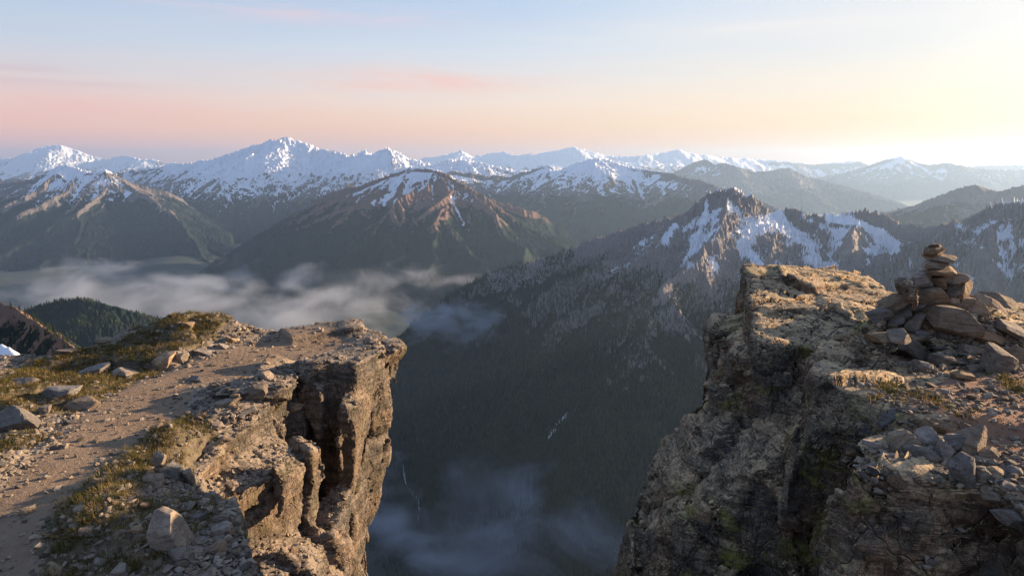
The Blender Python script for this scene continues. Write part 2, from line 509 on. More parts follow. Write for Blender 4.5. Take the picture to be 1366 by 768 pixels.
def mountain_mat(name, forest, rock, rock2, tree_z, tree_soft, unit, snow_gain=3.0, red=0.0, snow_cut=0.0, bumpd=1.0, gully_snow=0.0):
    m, t = material(name)
    geo = t.n("ShaderNodeNewGeometry"); pos = geo.outputs["Position"]
    sp_ = t.n("ShaderNodeSeparateXYZ"); t.put(sp_, 0, pos)
    z = sp_.outputs[2]
    ps = t.vm("SCALE", pos, scale=1.0 / unit)
    n1 = t.noise(ps, 1.0, 8, 0.62)
    n2 = t.noise(ps, 9.0, 6, 0.7)
    n3 = t.noise(t.mapping(ps, (6, 6, 3.2)), 5.0, 5, 0.6)     # drawn out down the slope
    slope = t.attr("slope"); sn = t.attr("snow"); curv = t.attr("curv")
    rk = t.mix(t.mapr(n1, 0.35, 0.65), rock, rock2)
    rk = t.mix(t.mapr(n3, 0.4, 0.62), rk, tuple(x * 0.7 for x in rock), "MIX")
    # trees reach up to a ragged line and leave the steepest faces bare
    tl = t.m("ADD", t.m("DIVIDE", t.m("SUBTRACT", tree_z, z), tree_soft), t.m("MULTIPLY", t.m("SUBTRACT", n1, 0.5), 7.0))
    tl = t.m("SUBTRACT", tl, t.m("MULTIPLY", t.mapr(slope, 0.8, 2.0), 2.0))
    tl = t.m("SUBTRACT", tl, t.mapr(curv, -2.2, -0.6, 2.4, 0.0))
    tl = t.m("ADD", tl, t.m("MULTIPLY", t.m("SUBTRACT", n2, 0.5), 3.0))
    fm = t.mapr(tl, -0.5, 0.6)
    fcol = t.mix(t.mapr(n2, 0.3, 0.7), forest, tuple(x * 0.45 for x in forest))
    fcol = t.mix(t.mapr(n1, 0.48, 0.7), fcol, (forest[0] * 1.7, forest[1] * 1.3, forest[2] * 1.0))
    colr = t.mix(fm, rk, fcol)
    s2 = t.m("ADD", sn, t.m("MULTIPLY", t.m("SUBTRACT", n2, 0.5), 0.8))
    s2 = t.m("ADD", s2, t.m("MULTIPLY", t.m("SUBTRACT", n3, 0.5), 0.6))
    s2 = t.m("SUBTRACT", s2, snow_cut)
    sm = t.mapr(t.m("MULTIPLY", s2, snow_gain), 0.0, 1.0)
    colr = t.mix(sm, colr, (0.80, 0.82, 0.86))
    b = t.n("ShaderNodeBsdfPrincipled")
    t.put(b, "Base Color", colr); t.put(b, "Roughness", 0.9); b.inputs["Specular IOR Level"].default_value = 0.1
    bm_ = t.n("ShaderNodeBump"); bm_.inputs["Distance"].default_value = unit * 0.02 * bumpd; bm_.inputs["Strength"].default_value = 0.9
    hgt = t.m("ADD", n2, t.m("MULTIPLY", n3, 0.8))
    hgt = t.m("MULTIPLY", hgt, t.mapr(sm, 0, 1, 1.0, 0.3))
    t.put(bm_, "Height", hgt); t.put(b, "Normal", bm_.outputs[0])
    o_ = t.n("ShaderNodeOutputMaterial"); t.put(o_, 0, b.outputs[0])
    return m


FOR = (0.014, 0.027, 0.022); RK = (0.15, 0.135, 0.13); RK2 = (0.26, 0.215, 0.18); RED = (0.26, 0.145, 0.105)
m_far = mountain_mat("far_range", (0.03, 0.045, 0.04), RK, RK2, -900, 200, 1500)
m_big = mountain_mat("snow_mountain", FOR, RK, RK2, -620, 110, 500)
m_red = mountain_mat("red_peak", FOR, (0.17, 0.12, 0.10), RED, -560, 90, 330)
m_mid = mountain_mat("near_peak", FOR, (0.23, 0.205, 0.195), (0.33, 0.285, 0.26), -660, 70, 160, bumpd=0.8)

m_hill = mountain_mat("forested_hill", FOR, RK, RK2, 5000, 60, 160, bumpd=0.8)

RES = 1.0
def N(x): return int(x * RES)

# far ranges
mountain("mountain", "pale pink snow massif on the far left skyline",
         [[(-260, 226, 40), (-140, 214, 40), (-40, 212, 40), (20, 210, 40), (45, 202, 40), (62, 194, 40), (80, 194, 40), (100, 200, 40), (118, 206, 40), (140, 212, 40), (165, 207, 39), (185, 212, 38), (205, 212, 38), (240, 222, 38), (300, 226, 37), (420, 232, 37)]],
         -280, 430, 32, 48, N(620), N(150), 3400, 0.05, 5, m_far, 3, snow=-900, snow_soft=500, s0=.5, s1=.3, L=3000, side_spurs=3500)
mountain("mountain", "faint farthest snowy range across the centre of the skyline",
         [[(430, 226, 39), (540, 214, 39), (585, 208, 39), (615, 200, 39), (632, 208, 39), (655, 204, 39), (672, 202, 39), (688, 207, 38), (712, 205, 38), (742, 200, 38), (766, 195, 38), (790, 201, 38), (812, 207, 38), (845, 208, 38), (880, 204, 39), (904, 199, 39), (925, 205, 39), (960, 209, 40), (1010, 212, 41), (1060, 216, 41), (1090, 219, 41), (1145, 214, 41), (1165, 222, 41), (1300, 222, 42), (1500, 214, 42), (1700, 216, 42)]],
         400, 1660, 33, 50, N(1100), N(130), 3000, 0.05, 5, m_far, 5, snow=-700, snow_soft=350, s0=.5, s1=.3, L=3000, side_spurs=3200)
mountain("mountain", "hazy broad peak with thin snow on the right skyline",
         [[(1040, 262, 33), (1080, 238, 33), (1110, 232, 33), (1140, 226, 33), (1165, 218, 33), (1185, 212, 33), (1202, 208, 33), (1216, 213, 33), (1240, 220, 32), (1262, 217, 32), (1285, 221, 31), (1330, 226, 31), (1400, 226, 31), (1560, 222, 31), (1700, 222, 31)]],
         1000, 1680, 25, 38, N(640), N(190), 2600, 0.055, 5, m_far, 7, snow=-380, snow_soft=260, s0=.55, s1=.33, L=1800, side_spurs=2200)
mountain("mountain", "snow streaked hazy range right of centre, ending in a long dark slope",
         [[(820, 250, 25), (870, 235, 25), (905, 226, 25), (925, 216, 25), (942, 212, 25), (955, 219, 25), (968, 216, 24.5), (985, 223, 24), (1010, 229, 24), (1035, 226, 24), (1052, 223, 24), (1068, 232, 24), (1095, 240, 23.5), (1130, 248, 23), (1180, 262, 22), (1230, 280, 21), (1290, 300, 20)]],
         780, 1320, 17, 28, N(560), N(240), 2000, 0.055, 6, m_far, 9, snow=-230, snow_soft=160, s0=.6, s1=.36, L=1200, side_spurs=1600)
# large snow mountain, left of centre
mountain("mountain", "great white snow mountain with a rounded summit left of centre",
         [[(-200, 238, 21), (-60, 236, 21), (60, 238, 20.5), (140, 232, 20), (200, 222, 19.5), (235, 217, 19), (262, 215, 18.5), (290, 209, 18), (318, 200, 18), (340, 192, 18), (362, 185, 18), (382, 182, 18), (402, 187, 18), (420, 194, 18), (445, 201, 17.5), (462, 206, 17), (475, 204, 17), (488, 199, 16.6), (500, 205, 16.6), (516, 195, 16.5), (530, 202, 16.5), (545, 211, 16.5), (575, 217, 16.5), (597, 211, 16.5), (620, 213, 16.5), (650, 218, 16.5), (690, 226, 16.5), (725, 228, 16.5)],
          ([(382, 184, 18), (345, 215, 17.2), (318, 240, 16.4), (300, 270, 15.6), (285, 310, 14.8), (270, 360, 14.0)], 1.2),
          ([(420, 196, 17.8), (430, 240, 16.6), (440, 280, 15.6), (440, 330, 14.6)], 1.2),
          ([(516, 196, 16.4), (500, 235, 15.4), (480, 275, 14.6)], 1.2)],
         -180, 760, 10.5, 24, N(960), N(430), 1500, 0.10, 6, m_big, 12, snow=-420, snow_soft=210, s0=.66, s1=.42, L=900, side_spurs=1500, snow_bias=1.25, slope_pen=2.0)
mountain("mountain", "sunlit snow crested mountain above dark forest at the left edge",
         [[(-220, 250, 14), (-80, 246, 14), (0, 243, 14), (35, 240, 13.8), (58, 230, 13.5), (75, 221, 13.3), (90, 219, 13.3), (108, 224, 13.2), (125, 229, 13.2), (140, 225, 13.2), (152, 232, 13.2), (172, 246, 13.0), (200, 262, 12.6), (225, 280, 12.2), (250, 310, 11.6), (280, 350, 11), (310, 390, 10.5)],
          ([(86, 220, 13.3), (84, 262, 12.4), (92, 300, 11.6), (110, 345, 10.8), (130, 395, 10)], 1.15),
          ([(35, 240, 13.8), (20, 285, 12.4), (5, 330, 11.4), (-10, 380, 10.6)], 1.2)],
         -180, 340, 8.2, 16, N(560), N(400), 1100, 0.075, 6, m_big, 15, snow=-380, snow_soft=120, snow_bias=1.0, s0=.8, s1=.43, L=700, side_spurs=1200)
mountain("mountain", "long snow topped ridge between the red peak and the near peak",
         [[(560, 246, 15), (600, 226, 15), (640, 232, 15), (680, 236, 15), (715, 222, 15), (730, 218, 15), (748, 226, 15), (770, 217, 14.6), (785, 212, 14.5), (797, 209, 14.5), (815, 213, 14.5), (835, 220, 14.4), (862, 224, 14.2), (882, 229, 14.0), (905, 233, 13.5), (935, 240, 13), (980, 254, 12.5), (1030, 275, 12), (1090, 300, 11.5)],
          ([(797, 210, 14.5), (780, 245, 13.6), (765, 280, 12.8), (750, 330, 11.8)], 1.2),
          ([(862, 225, 14.2), (850, 262, 13.2), (835, 300, 12.2)], 1.2)],
         540, 1110, 9, 18, N(600), N(380), 1200, 0.075, 6, m_big, 18, snow=-380, snow_soft=140, snow_bias=.5, s0=.62, s1=.40, L=900, side_spurs=1300)
mountain("mountain", "steep red rock peak with snow gullies above a forested ridge, centre left",
         [[(120, 470, 8.6), (180, 425, 8.8), (240, 382, 9.1), (290, 345, 9.4), (340, 315, 9.6), (385, 288, 9.8), (418, 268, 9.9), (440, 257, 10), (460, 250, 10), (480, 247, 10), (500, 240, 10), (525, 230, 10), (548, 222, 10), (570, 226, 9.9), (586, 227, 9.8), (605, 236, 9.7), (622, 247, 9.6), (645, 260, 9.5), (668, 276, 9.4), (700, 300, 9.2), (740, 322, 9.0), (790, 348, 8.8), (850, 385, 8.4)],
          ([(586, 228, 9.8), (592, 262, 9.3), (600, 300, 8.8), (622, 345, 8.2), (640, 390, 7.6)], 1.15),
          ([(470, 249, 10), (462, 290, 9.2), (455, 330, 8.6), (470, 380, 7.8), (490, 430, 7.2)], 1.15),
          ([(548, 222, 10), (535, 262, 9.4), (528, 300, 8.9), (545, 350, 8.2), (560, 400, 7.6)], 1.15)],
         100, 880, 6.2, 11.6, N(800), N(440), 850, 0.075, 6, m_red, 21, snow=-270, snow_soft=110, s0=.95, s1=.5, L=500, side_spurs=900, snow_bias=.75, crest=.05,
         fields=[([(601, 262), (616, 296), (632, 320), (640, 334)], 1.8, 4), ([(648, 296), (642, 318), (638, 330)], 1.6, 3.5), ([(480, 262), (520, 250), (560, 240)], 12, 1.6), ([(500, 270), (540, 262)], 8, 1.5), ([(586, 246), (592, 280), (586, 300)], 7, -3)])
mountain("mountain", "low dark ridge in warm haze behind the right hand slope",
         [[(1120, 320, 9.2), (1185, 292, 9.2), (1215, 277, 9.2), (1245, 263, 9.2), (1275, 250, 9.2), (1300, 245, 9.2), (1316, 250, 9.2), (1335, 254, 9), (1366, 246, 9), (1420, 240, 9), (1500, 246, 9), (1620, 262, 8.6), (1720, 300, 8.2)]],
         1100, 1760, 6.5, 11, N(560), N(220), 800, 0.07, 5, m_big, 24, snow=-230, snow_soft=60, s0=.6, s1=.42, L=500, side_spurs=900, snow_bias=-.4)
NEAR_SNOW = [
    ([(1036, 290), (1004, 306), (994, 330), (1008, 350), (1012, 372)], 9, 4.0),
    ([(1038, 292), (1060, 318), (1088, 330), (1078, 348), (1108, 356)], 8, 4.0),
    ([(1012, 352), (1050, 352), (1090, 345)], 6, 2.6),
    ([(1105, 290), (1148, 298), (1176, 308), (1192, 326)], 8, 3.6), ([(1070, 290), (1100, 302), (1130, 312)], 5, 2.8),
    ([(1190, 330), (1216, 345), (1214, 362)], 6, 3.2), ([(1120, 322), (1160, 334), (1190, 340)], 4, 2.2),
    ([(930, 318), (916, 350), (938, 364), (952, 348), (945, 375)], 8, 3.6), ([(942, 272), (938, 296), (928, 318)], 3.5, 3.4),
    ([(900, 300), (885, 322), (862, 336), (838, 352), (812, 362)], 5, 3.2), ([(888, 298), (866, 312), (850, 330)], 3.5, 2.2),
    ([(975, 270), (972, 285)], 3.5, 3), ([(958, 300), (950, 330)], 4, 2.6), ([(925, 380), (940, 400)], 3, 2.4),
    ([(845, 395), (850, 405)], 2.5, 3.2), ([(756, 553), (746, 563), (733, 580)], 3.0, 15), ([(626, 537), (612, 549), (602, 560)], 2.0, 12), ([(536, 616), (541, 648), (556, 664), (560, 692)], 1.6, 17),
    ([(1330, 320), (1345, 310), (1352, 330)], 4, 3.2), ([(1300, 325), (1310, 330)], 3.5, 3), ([(1275, 300), (1290, 303)], 3, 2.6), ([(1290, 372), (1300, 382)], 4, 3.4)]
near, near_grid = mountain("mountain", "near rocky peak with snow fields over dark forest, right of centre",
         [[(430, 560, 4.2), (480, 505, 4.4), (520, 462, 4.5), (555, 425, 4.6), (590, 398, 4.7), (620, 380, 4.7), (655, 364, 4.7), (690, 352, 4.7), (722, 345, 4.7), (748, 338, 4.7), (772, 326, 4.7), (800, 315, 4.7), (830, 304, 4.65), (860, 296, 4.6), (882, 291, 4.55), (905, 286, 4.5), (915, 276, 4.5), (932, 266, 4.5), (945, 256, 4.45), (962, 252, 4.4), (980, 249, 4.4), (1000, 256, 4.4), (1014, 266, 4.4), (1024, 283, 4.4), (1036, 277, 4.4), (1055, 277, 4.4), (1080, 286, 4.4), (1100, 283, 4.4), (1130, 281, 4.4), (1155, 279, 4.4), (1178, 284, 4.35), (1200, 294, 4.3), (1222, 299, 4.2), (1240, 304, 4.1)],
          ([(1240, 304, 4.1), (1262, 298, 3.9), (1290, 290, 3.75), (1312, 277, 3.65), (1335, 267, 3.6), (1366, 266, 3.5), (1420, 262, 3.4), (1500, 270, 3.3), (1640, 290, 3.2), (1740, 340, 3.1)], 0.9),
          ([(978, 252, 4.4), (962, 300, 4.05), (935, 345, 3.7), (900, 400, 3.35), (850, 470, 3.0), (790, 560, 2.65), (740, 660, 2.4)], 1.1),
          ([(905, 288, 4.5), (860, 345, 4.1), (800, 400, 3.8), (735, 470, 3.4), (670, 545, 3.05), (610, 640, 2.75)], 1.15),
          ([(1024, 284, 4.4), (1030, 330, 3.95), (1015, 400, 3.4), (990, 480, 3.0), (960, 600, 2.5)], 1.1),
          ([(1130, 282, 4.4), (1140, 330, 3.9), (1130, 400, 3.3), (1120, 480, 2.8)], 1.1),
          ([(655, 364, 4.7), (610, 420, 4.3), (570, 470, 4.0), (540, 520, 3.8)], 1.2),
          ([(1335, 267, 3.6), (1310, 330, 3.2), (1290, 400, 2.8), (1270, 480, 2.4)], 1.1)],
         180, 1780, 1.5, 5.6, N(1540), N(620), 620, 0.085, 7, m_mid, 31, snow=-300, snow_soft=110, s0=1.25, s1=.52, L=170, side_spurs=0, crest=0.07, snow_bias=1.15,
         fields=NEAR_SNOW)
hill, hill_grid = mountain("hill", "dark round forested hill rising from the valley fog, left",
         [[(-60, 470, 3.4), (0, 432, 3.3), (45, 408, 3.2), (80, 400, 3.2), (110, 398, 3.2), (140, 403, 3.2), (175, 413, 3.2), (220, 435, 3.2), (270, 470, 3.2)]],
         -260, 470, 1.6, 4.6, N(520), N(200), 420, 0.05, 5, m_hill, 37, snow=900, edge=0.3, s0=.55, s1=.5, L=300)
props(hill, cat="hill")

# valley floor, one sheet to the horizon
sq = np.linspace(-1, 1, 321); gx = 110000 * np.sign(sq) * (0.06 * np.abs(sq) + 0.94 * np.abs(sq) ** 3)
gy = 6000 + 120000 * np.sign(sq) * (0.06 * np.abs(sq) + 0.94 * np.abs(sq) ** 3); gy = gy[gy > -20000]
GX, GY = np.meshgrid(gx, gy)
GZ = FLOOR_Z - 10 + 130 * sstep(-.1, .5, fbm(GX / 1500, GY / 1500, seed=5, octs=5)) * sstep(1500, 4500, GY) * sstep(40000, 15000, np.abs(GY))
I = np.arange(GX.size).reshape(GX.shape)
gf = np.stack([I[:-1, :-1], I[:-1, 1:], I[1:, 1:], I[1:, :-1]], -1).reshape(-1, 4)
m_floor, t = material("valley_forest")
pos = t.n("ShaderNodeNewGeometry").outputs["Position"]
b = t.n("ShaderNodeBsdfPrincipled")
t.put(b, "Base Color", t.mix(t.noise(t.vm("SCALE", pos, scale=1 / 60.), 1.0, 6, .7), (0.012, 0.02, 0.015), (0.035, 0.05, 0.03))); t.put(b, "Roughness", 0.95)
o_ = t.n("ShaderNodeOutputMaterial"); t.put(o_, 0, b.outputs[0])
g = mesh_np("ground", np.stack([GX.ravel(), GY.ravel(), GZ.ravel()], -1), gf, m_floor)
props(g, "dark forested valley floor far below the cliffs", "ground", kind="structure")
# ================================================================ trees on the slopes, valley fog
def tree_mass(name, label, grid, count, hmin, hmax, zmax, mat, seed, u0=-60, u1=1420, soft=60.0):
    Xg, Yg, H, slope, sn = grid
    rs = np.random.RandomState(seed)
    area = np.abs(np.gradient(Xg, axis=1) * np.gradient(Yg, axis=0))
    patch = fbm(Xg / 240, Yg / 240, seed=seed, octs=4)
    dpt = Yg * CP - H * SP
    pu = 683 + FOC * Xg / dpt; pv = 384 - FOC * (Yg * SP + H * CP) / dpt
    wgt = area * sstep(0.2, -1.0, (H - zmax) / soft - 2.5 * patch + 0.8 * np.clip(slope - 1.0, 0, 3)) * sstep(0.6, -0.4, sn)
    wgt *= (pu > u0) & (pu < u1) & (pv < 900) & (H > FLOOR_Z)
    wgt = wgt * (0.25 + sstep(-.5, .15, patch))
    wgt = np.minimum(wgt, np.percentile(wgt, 99.8))
    wgt /= 1 + (Yg / 4000.0) ** 2
    pr = (wgt / wgt.sum()).ravel()
    k = rs.choice(pr.size, count, p=pr)
    i, j = np.divmod(k, Xg.shape[1]); i = np.clip(i, 0, Xg.shape[0] - 2); j = np.clip(j, 0, Xg.shape[1] - 2)
    a = rs.rand(count); b_ = rs.rand(count)
    def bi(G):
        return (G[i, j] * (1 - a) + G[i + 1, j] * a) * (1 - b_) + (G[i, j + 1] * (1 - a) + G[i + 1, j + 1] * a) * b_
    x, y, z = bi(Xg), bi(Yg), bi(H)
    h = hmin + (hmax - hmin) * rs.rand(count) ** 1.3
    r_ = h * (0.13 + 0.07 * rs.rand(count)); th = rs.rand(count) * 6.28
    V = np.zeros((count, 8, 3), f32)
    for q, (rad, hh, off) in enumerate([(1.0, 0.06, 0), (0.62, 0.45, 0.9)]):
        for s in range(3):
            ang_ = th + off + s * 2.094 + rs.rand(count) * .5
            V[:, q * 4 + s, 0] = x + np.cos(ang_) * r_ * rad
            V[:, q * 4 + s, 1] = y + np.sin(ang_) * r_ * rad
            V[:, q * 4 + s, 2] = z + h * hh - 0.5
        V[:, q * 4 + 3] = np.stack([x + rs.randn(count) * .3, y, z + h * (0.66 if q == 0 else 1.0)], -1)
    base = (np.arange(count) * 8)[:, None, None]
    T = np.array([[0, 1, 3], [1, 2, 3], [2, 0, 3], [4, 5, 7], [5, 6, 7], [6, 4, 7]])[None]
    Fc = (base + T).reshape(-1, 3)
    tint = np.repeat(rs.rand(count), 8)
    o = mesh_np(name, V.reshape(-1, 3), Fc, mat, {"tint": tint}, smooth=False)
    props(o, label, "forest", kind="stuff")
    return o


m_con, t = material("conifer_needles")
b = t.n("ShaderNodeBsdfPrincipled")
t.put(b, "Base Color", t.mix(t.attr("tint"), (0.016, 0.030, 0.018), (0.050, 0.062, 0.034))); t.put(b, "Roughness", 0.9)
b.inputs["Specular IOR Level"].default_value = 0.1
o_ = t.n("ShaderNodeOutputMaterial"); t.put(o_, 0, b.outputs[0])
if True:
    tree_mass("forest", "dark conifer forest covering the lower slopes of the near rocky peak", near_grid, int(190000 * RES), 14, 30, -640, m_con, 5)
    tree_mass("forest", "dark conifers over the round hill above the valley fog", hill_grid, int(26000 * RES), 12, 22, 500, m_con, 6, soft=9999)


def fog(name, label, c, size, dens, scale, lo, hi, seed, g=0.3, step=1.0, zpow=1.0):
    m, t = material(name)
    pos = t.n("ShaderNodeNewGeometry").outputs["Position"]
    d = t.vm("SUBTRACT", pos, c)
    dn = t.vm("DIVIDE", d, tuple(s * 0.5 for s in size))
    q = t.vm("ADD", t.mapping(d, (scale, scale, scale * 1.8)), (seed * 3.7, seed * 1.3, 0))
    nz = t.noise(q, 1.0, 5, 0.6, 0.5)
    s_ = t.n("ShaderNodeSeparateXYZ"); t.put(s_, 0, dn)
    ex = t.m("SUBTRACT", 1.0, t.m("POWER", t.m("ABSOLUTE", s_.outputs[0]), 2.0))
    ey = t.m("SUBTRACT", 1.0, t.m("POWER", t.m("ABSOLUTE", s_.outputs[1]), 2.0))
    ez = t.m("SUBTRACT", 1.0, t.m("POWER", t.m("ABSOLUTE", s_.outputs[2]), 2.0))
    e = t.m("MULTIPLY", t.m("MULTIPLY", ex, ey), ez)
    cut = t.m("ADD", lo, t.m("MULTIPLY", t.m("SUBTRACT", 1.0, e), 0.35))
    dd = t.m("DIVIDE", t.m("SUBTRACT", nz, cut), hi - lo, clamp=True)
    v = t.n("ShaderNodeVolumePrincipled")
    v.inputs["Color"].default_value = (0.74, 0.82, 0.96, 1); v.inputs["Anisotropy"].default_value = g
    t.put(v, "Density", t.m("MULTIPLY", t.m("MULTIPLY", dd, dd), dens))
    o_ = t.n("ShaderNodeOutputMaterial"); t.put(o_, 1, v.outputs[0])
    m.cycles.homogeneous_volume = False
    hx, hy, hz_ = (s * 0.5 for s in size)
    vv = np.array([(c[0] + i * hx, c[1] + j * hy, c[2] + k * hz_) for k in (-1, 1) for j in (-1, 1) for i in (-1, 1)], f32)
    o = mesh_np(name, vv, hf, m, smooth=False)
    props(o, label, "fog", kind="stuff")
    return o


SC.cycles.volume_step_rate = 1.6; SC.cycles.volume_preview_step_rate = 1.6; SC.cycles.volume_max_steps = 96
if True:
    pb = PD(300, 400, 6600)
    fog("fog_bank", "pale torn fog bank lying in the deep valley below the snow mountains", (pb.x - 400, 6600, -1300), (8600, 6400, 600), 0.0048, 1 / 800., 0.41, 0.64, 1)
    pb = PD(600, 432, 4150)
    fog("fog_wisp", "thin wisp of fog clinging to the dark ridge end", (pb.x, pb.y, pb.z), (1000, 800, 420), 0.009, 1 / 230., 0.36, 0.6, 2)
    pb = PD(665, 735, 2500)
    fog("fog_patch", "faint mist over the valley floor between the two cliffs", (pb.x, 2450, -1380), (2600, 1300, 500), 0.009, 1 / 380., 0.37, 0.62, 3)
# ================================================================ the two rock outcrops
def surface_nets(Fv, org, h):
    nx, ny, nz = Fv.shape
    ins = Fv < 0
    c8 = np.zeros((nx - 1, ny - 1, nz - 1), np.uint8)
    for dx in (0, 1):
        for dy in (0, 1):
            for dz in (0, 1):
                c8 += ins[dx:nx - 1 + dx, dy:ny - 1 + dy, dz:nz - 1 + dz]
    act = (c8 > 0) & (c8 < 8)
    I, J, K = np.nonzero(act)
    vid = np.full(act.shape, -1, np.int32); vid[I, J, K] = np.arange(len(I))
    S = np.zeros((len(I), 3), f32); Cn = np.zeros(len(I), f32)
    cor = {}
    for dx in (0, 1):
        for dy in (0, 1):
            for dz in (0, 1):
                cor[dx, dy, dz] = Fv[I + dx, J + dy, K + dz]
    for a in (0, 1):
        for b in (0, 1):
            for ax, (p, q) in enumerate((((0, a, b), (1, a, b)), ((a, 0, b), (a, 1, b)), ((a, b, 0), (a, b, 1)))):
                fa, fb = cor[p], cor[q]
                m = (fa < 0) != (fb < 0)
                tt = np.where(m, fa / np.where(m, fa - fb, 1), 0)
                for c in range(3):
                    S[:, c] += np.where(m, (tt if c == ax else p[c]), 0)
                Cn += m
    V = S / Cn[:, None]
    V = (V + np.stack([I, J, K], -1)) * h + np.array(org, f32)
    quads = []
    for ax in range(3):
        lo = [slice(1, -1)] * 3; hi = [slice(1, -1)] * 3
        lo[ax] = slice(0, -1); hi[ax] = slice(1, None)
        a = ins[tuple(lo)]; b = ins[tuple(hi)]
        m = a != b
        i, j, k = np.nonzero(m)
        sgn = a[i, j, k]
        idx = [i + 1, j + 1, k + 1]; idx[ax] = idx[ax] - 1
        o1, o2 = [(1, 2), (2, 0), (0, 1)][ax]
        def cc(d1, d2):
            q = [x.copy() for x in idx]; q[o1] = q[o1] - d1; q[o2] = q[o2] - d2
            return vid[q[0], q[1], q[2]]
        A, B, C_, D_ = cc(0, 0), cc(1, 0), cc(1, 1), cc(0, 1)
        q = np.where(sgn[:, None], np.stack([A, B, C_, D_], -1), np.stack([D_, C_, B, A], -1))
        quads.append(q)
    Q = np.concatenate(quads)
    return V, Q[(Q >= 0).all(1)]


def poly_sd(poly, X, Y):
    d = np.full(X.shape, 1e9); s = np.zeros(X.shape, bool)
    n = len(poly)
    for i in range(n):
        x0, y0 = poly[i - 1]; x1, y1 = poly[i]
        ex, ey = x1 - x0, y1 - y0
        tt = np.clip(((X - x0) * ex + (Y - y0) * ey) / (ex * ex + ey * ey + 1e-9), 0, 1)
        d = np.minimum(d, np.hypot(X - x0 - tt * ex, Y - y0 - tt * ey))
        c = ((y0 > Y) != (y1 > Y)) & (X < (x1 - x0) * (Y - y0) / (y1 - y0 + 1e-12) + x0)
        s ^= c
    return np.where(s, -d, d).astype(f32)


class Table:
    """2D field stored on a fine grid and read back with bilinear weights"""
    def __init__(s, x0, x1, y0, y1, h, fn):
        s.x0, s.y0, s.h = x0, y0, h
        xs = np.arange(x0, x1 + h, h); ys = np.arange(y0, y1 + h, h)
        XX, YY = np.meshgrid(xs, ys, indexing="ij")
        s.T = fn(XX, YY).astype(f32)

    def __call__(s, x, y):
        fx = np.clip((x - s.x0) / s.h, 0, s.T.shape[0] - 1.001); fy = np.clip((y - s.y0) / s.h, 0, s.T.shape[1] - 1.001)
        i = fx.astype(np.int32); j = fy.astype(np.int32); a = fx - i; b = fy - j
        T = s.T
        return (T[i, j] * (1 - a) + T[i + 1, j] * a) * (1 - b) + (T[i, j + 1] * (1 - a) + T[i + 1, j + 1] * a) * b


def pxpoly(z, pts):
    """plan outline from sketch points lying at height z (a triple gives its own height)"""
    o = []
    for p in pts:
        q = PZ(p[0], p[1], p[2] if len(p) > 2 else z)
        o.append((q.x, q.y))
    return o


def smax(a, b, k):
    h = np.clip(0.5 - 0.5 * (b - a) / k, 0, 1)
    return b * (1 - h) + a * h + k * h * (1 - h)


def crag(x, y, z, amp, seed, sc=(1.1, 1.1, 0.45), rot=0.35):
    """blocky joint pattern: each block pushed in or out and tilted, with gaps between"""
    c, s = math.cos(rot), math.sin(rot)
    tilt = 0.28
    u = (x * c - y * s) + tilt * z; v = x * s + y * c - 0.12 * z
    w = z - 0.2 * x
    wx = vnoise(x * 0.9, y * 0.9, z * 0.9, seed + 2) * 0.25
    d1, d2, r1, r2, r3, vx, vy, vz = voronoi3(u * sc[0] + wx, v * sc[1] - wx, w * sc[2] + wx, seed, 0.9)
    o = amp * ((r1 - 0.5) * 1.5 + (r2 - 0.5) * vx * 1.7 + (r3 - 0.5) * vy * 1.7 + (r1 - r3) * vz * 1.0)
    o = o + amp * 0.35 * sstep(0.08, 0.0, d2 - d1)
    d1, d2, r1, r2, r3, vx, vy, vz = voronoi3(u * sc[0] * 2.7, v * sc[1] * 2.7, w * sc[2] * 3.4, seed + 7, 0.9)
    o = o + amp * 0.17 * ((r1 - 0.5) * 1.4 + (r2 - 0.5) * vx * 1.8 + (r3 - 0.5) * vy * 1.8) + amp * 0.06 * sstep(0.10, 0.0, d2 - d1)
    o = o + amp * 0.07 * fbm(x * 5, y * 5, z * 4, seed + 3, 3)
    return o


def build_crag(box, h, base_fn, amp_fn, seed, **kw):
    x0, x1, y0, y1, z0, z1 = box
    hc = h * 2
    nx, ny, nz = (int((b - a) / hc) + 1 for a, b in ((x0, x1), (y0, y1), (z0, z1)))
    xs = x0 + hc * np.arange(nx, dtype=f32); ys = y0 + hc * np.arange(ny, dtype=f32); zs = z0 + hc * np.arange(nz, dtype=f32)
    XX, YY, ZZ = np.meshgrid(xs, ys, zs, indexing="ij")
    Fc = base_fn(XX, YY, ZZ).astype(f32)
    def up(F, ax):
        a = np.take(F, range(F.shape[ax] - 1), ax); b = np.take(F, range(1, F.shape[ax]), ax)
        sh = list(F.shape); sh[ax] = 2 * F.shape[ax] - 1
        o = np.empty(sh, f32)
        sl = [slice(None)] * 3; sl[ax] = slice(0, None, 2); o[tuple(sl)] = F
        sl[ax] = slice(1, None, 2); o[tuple(sl)] = (a + b) / 2
        return o
    for ax in range(3): Fc = up(Fc, ax)
    F = Fc
    band = np.nonzero(np.abs(F) < 0.55)
    x = x0 + h * band[0].astype(f32); y = y0 + h * band[1].astype(f32); z = z0 + h * band[2].astype(f32)
    am = amp_fn(x, y, z)
    F[band] += np.clip(crag(x, y, z, 1.0, seed, **kw) * am + 0.15 * am, -0.08, 0.36)
    F[0] = 1; F[-1] = 1; F[:, 0] = 1; F[:, -1] = 1; F[:, :, 0] = 1; F[:, :, -1] = 1
    F = np.where(np.abs(F) < 1e-5, 1e-5, F)
    return surface_nets(F, (x0, y0, z0), h)


HV = 0.045

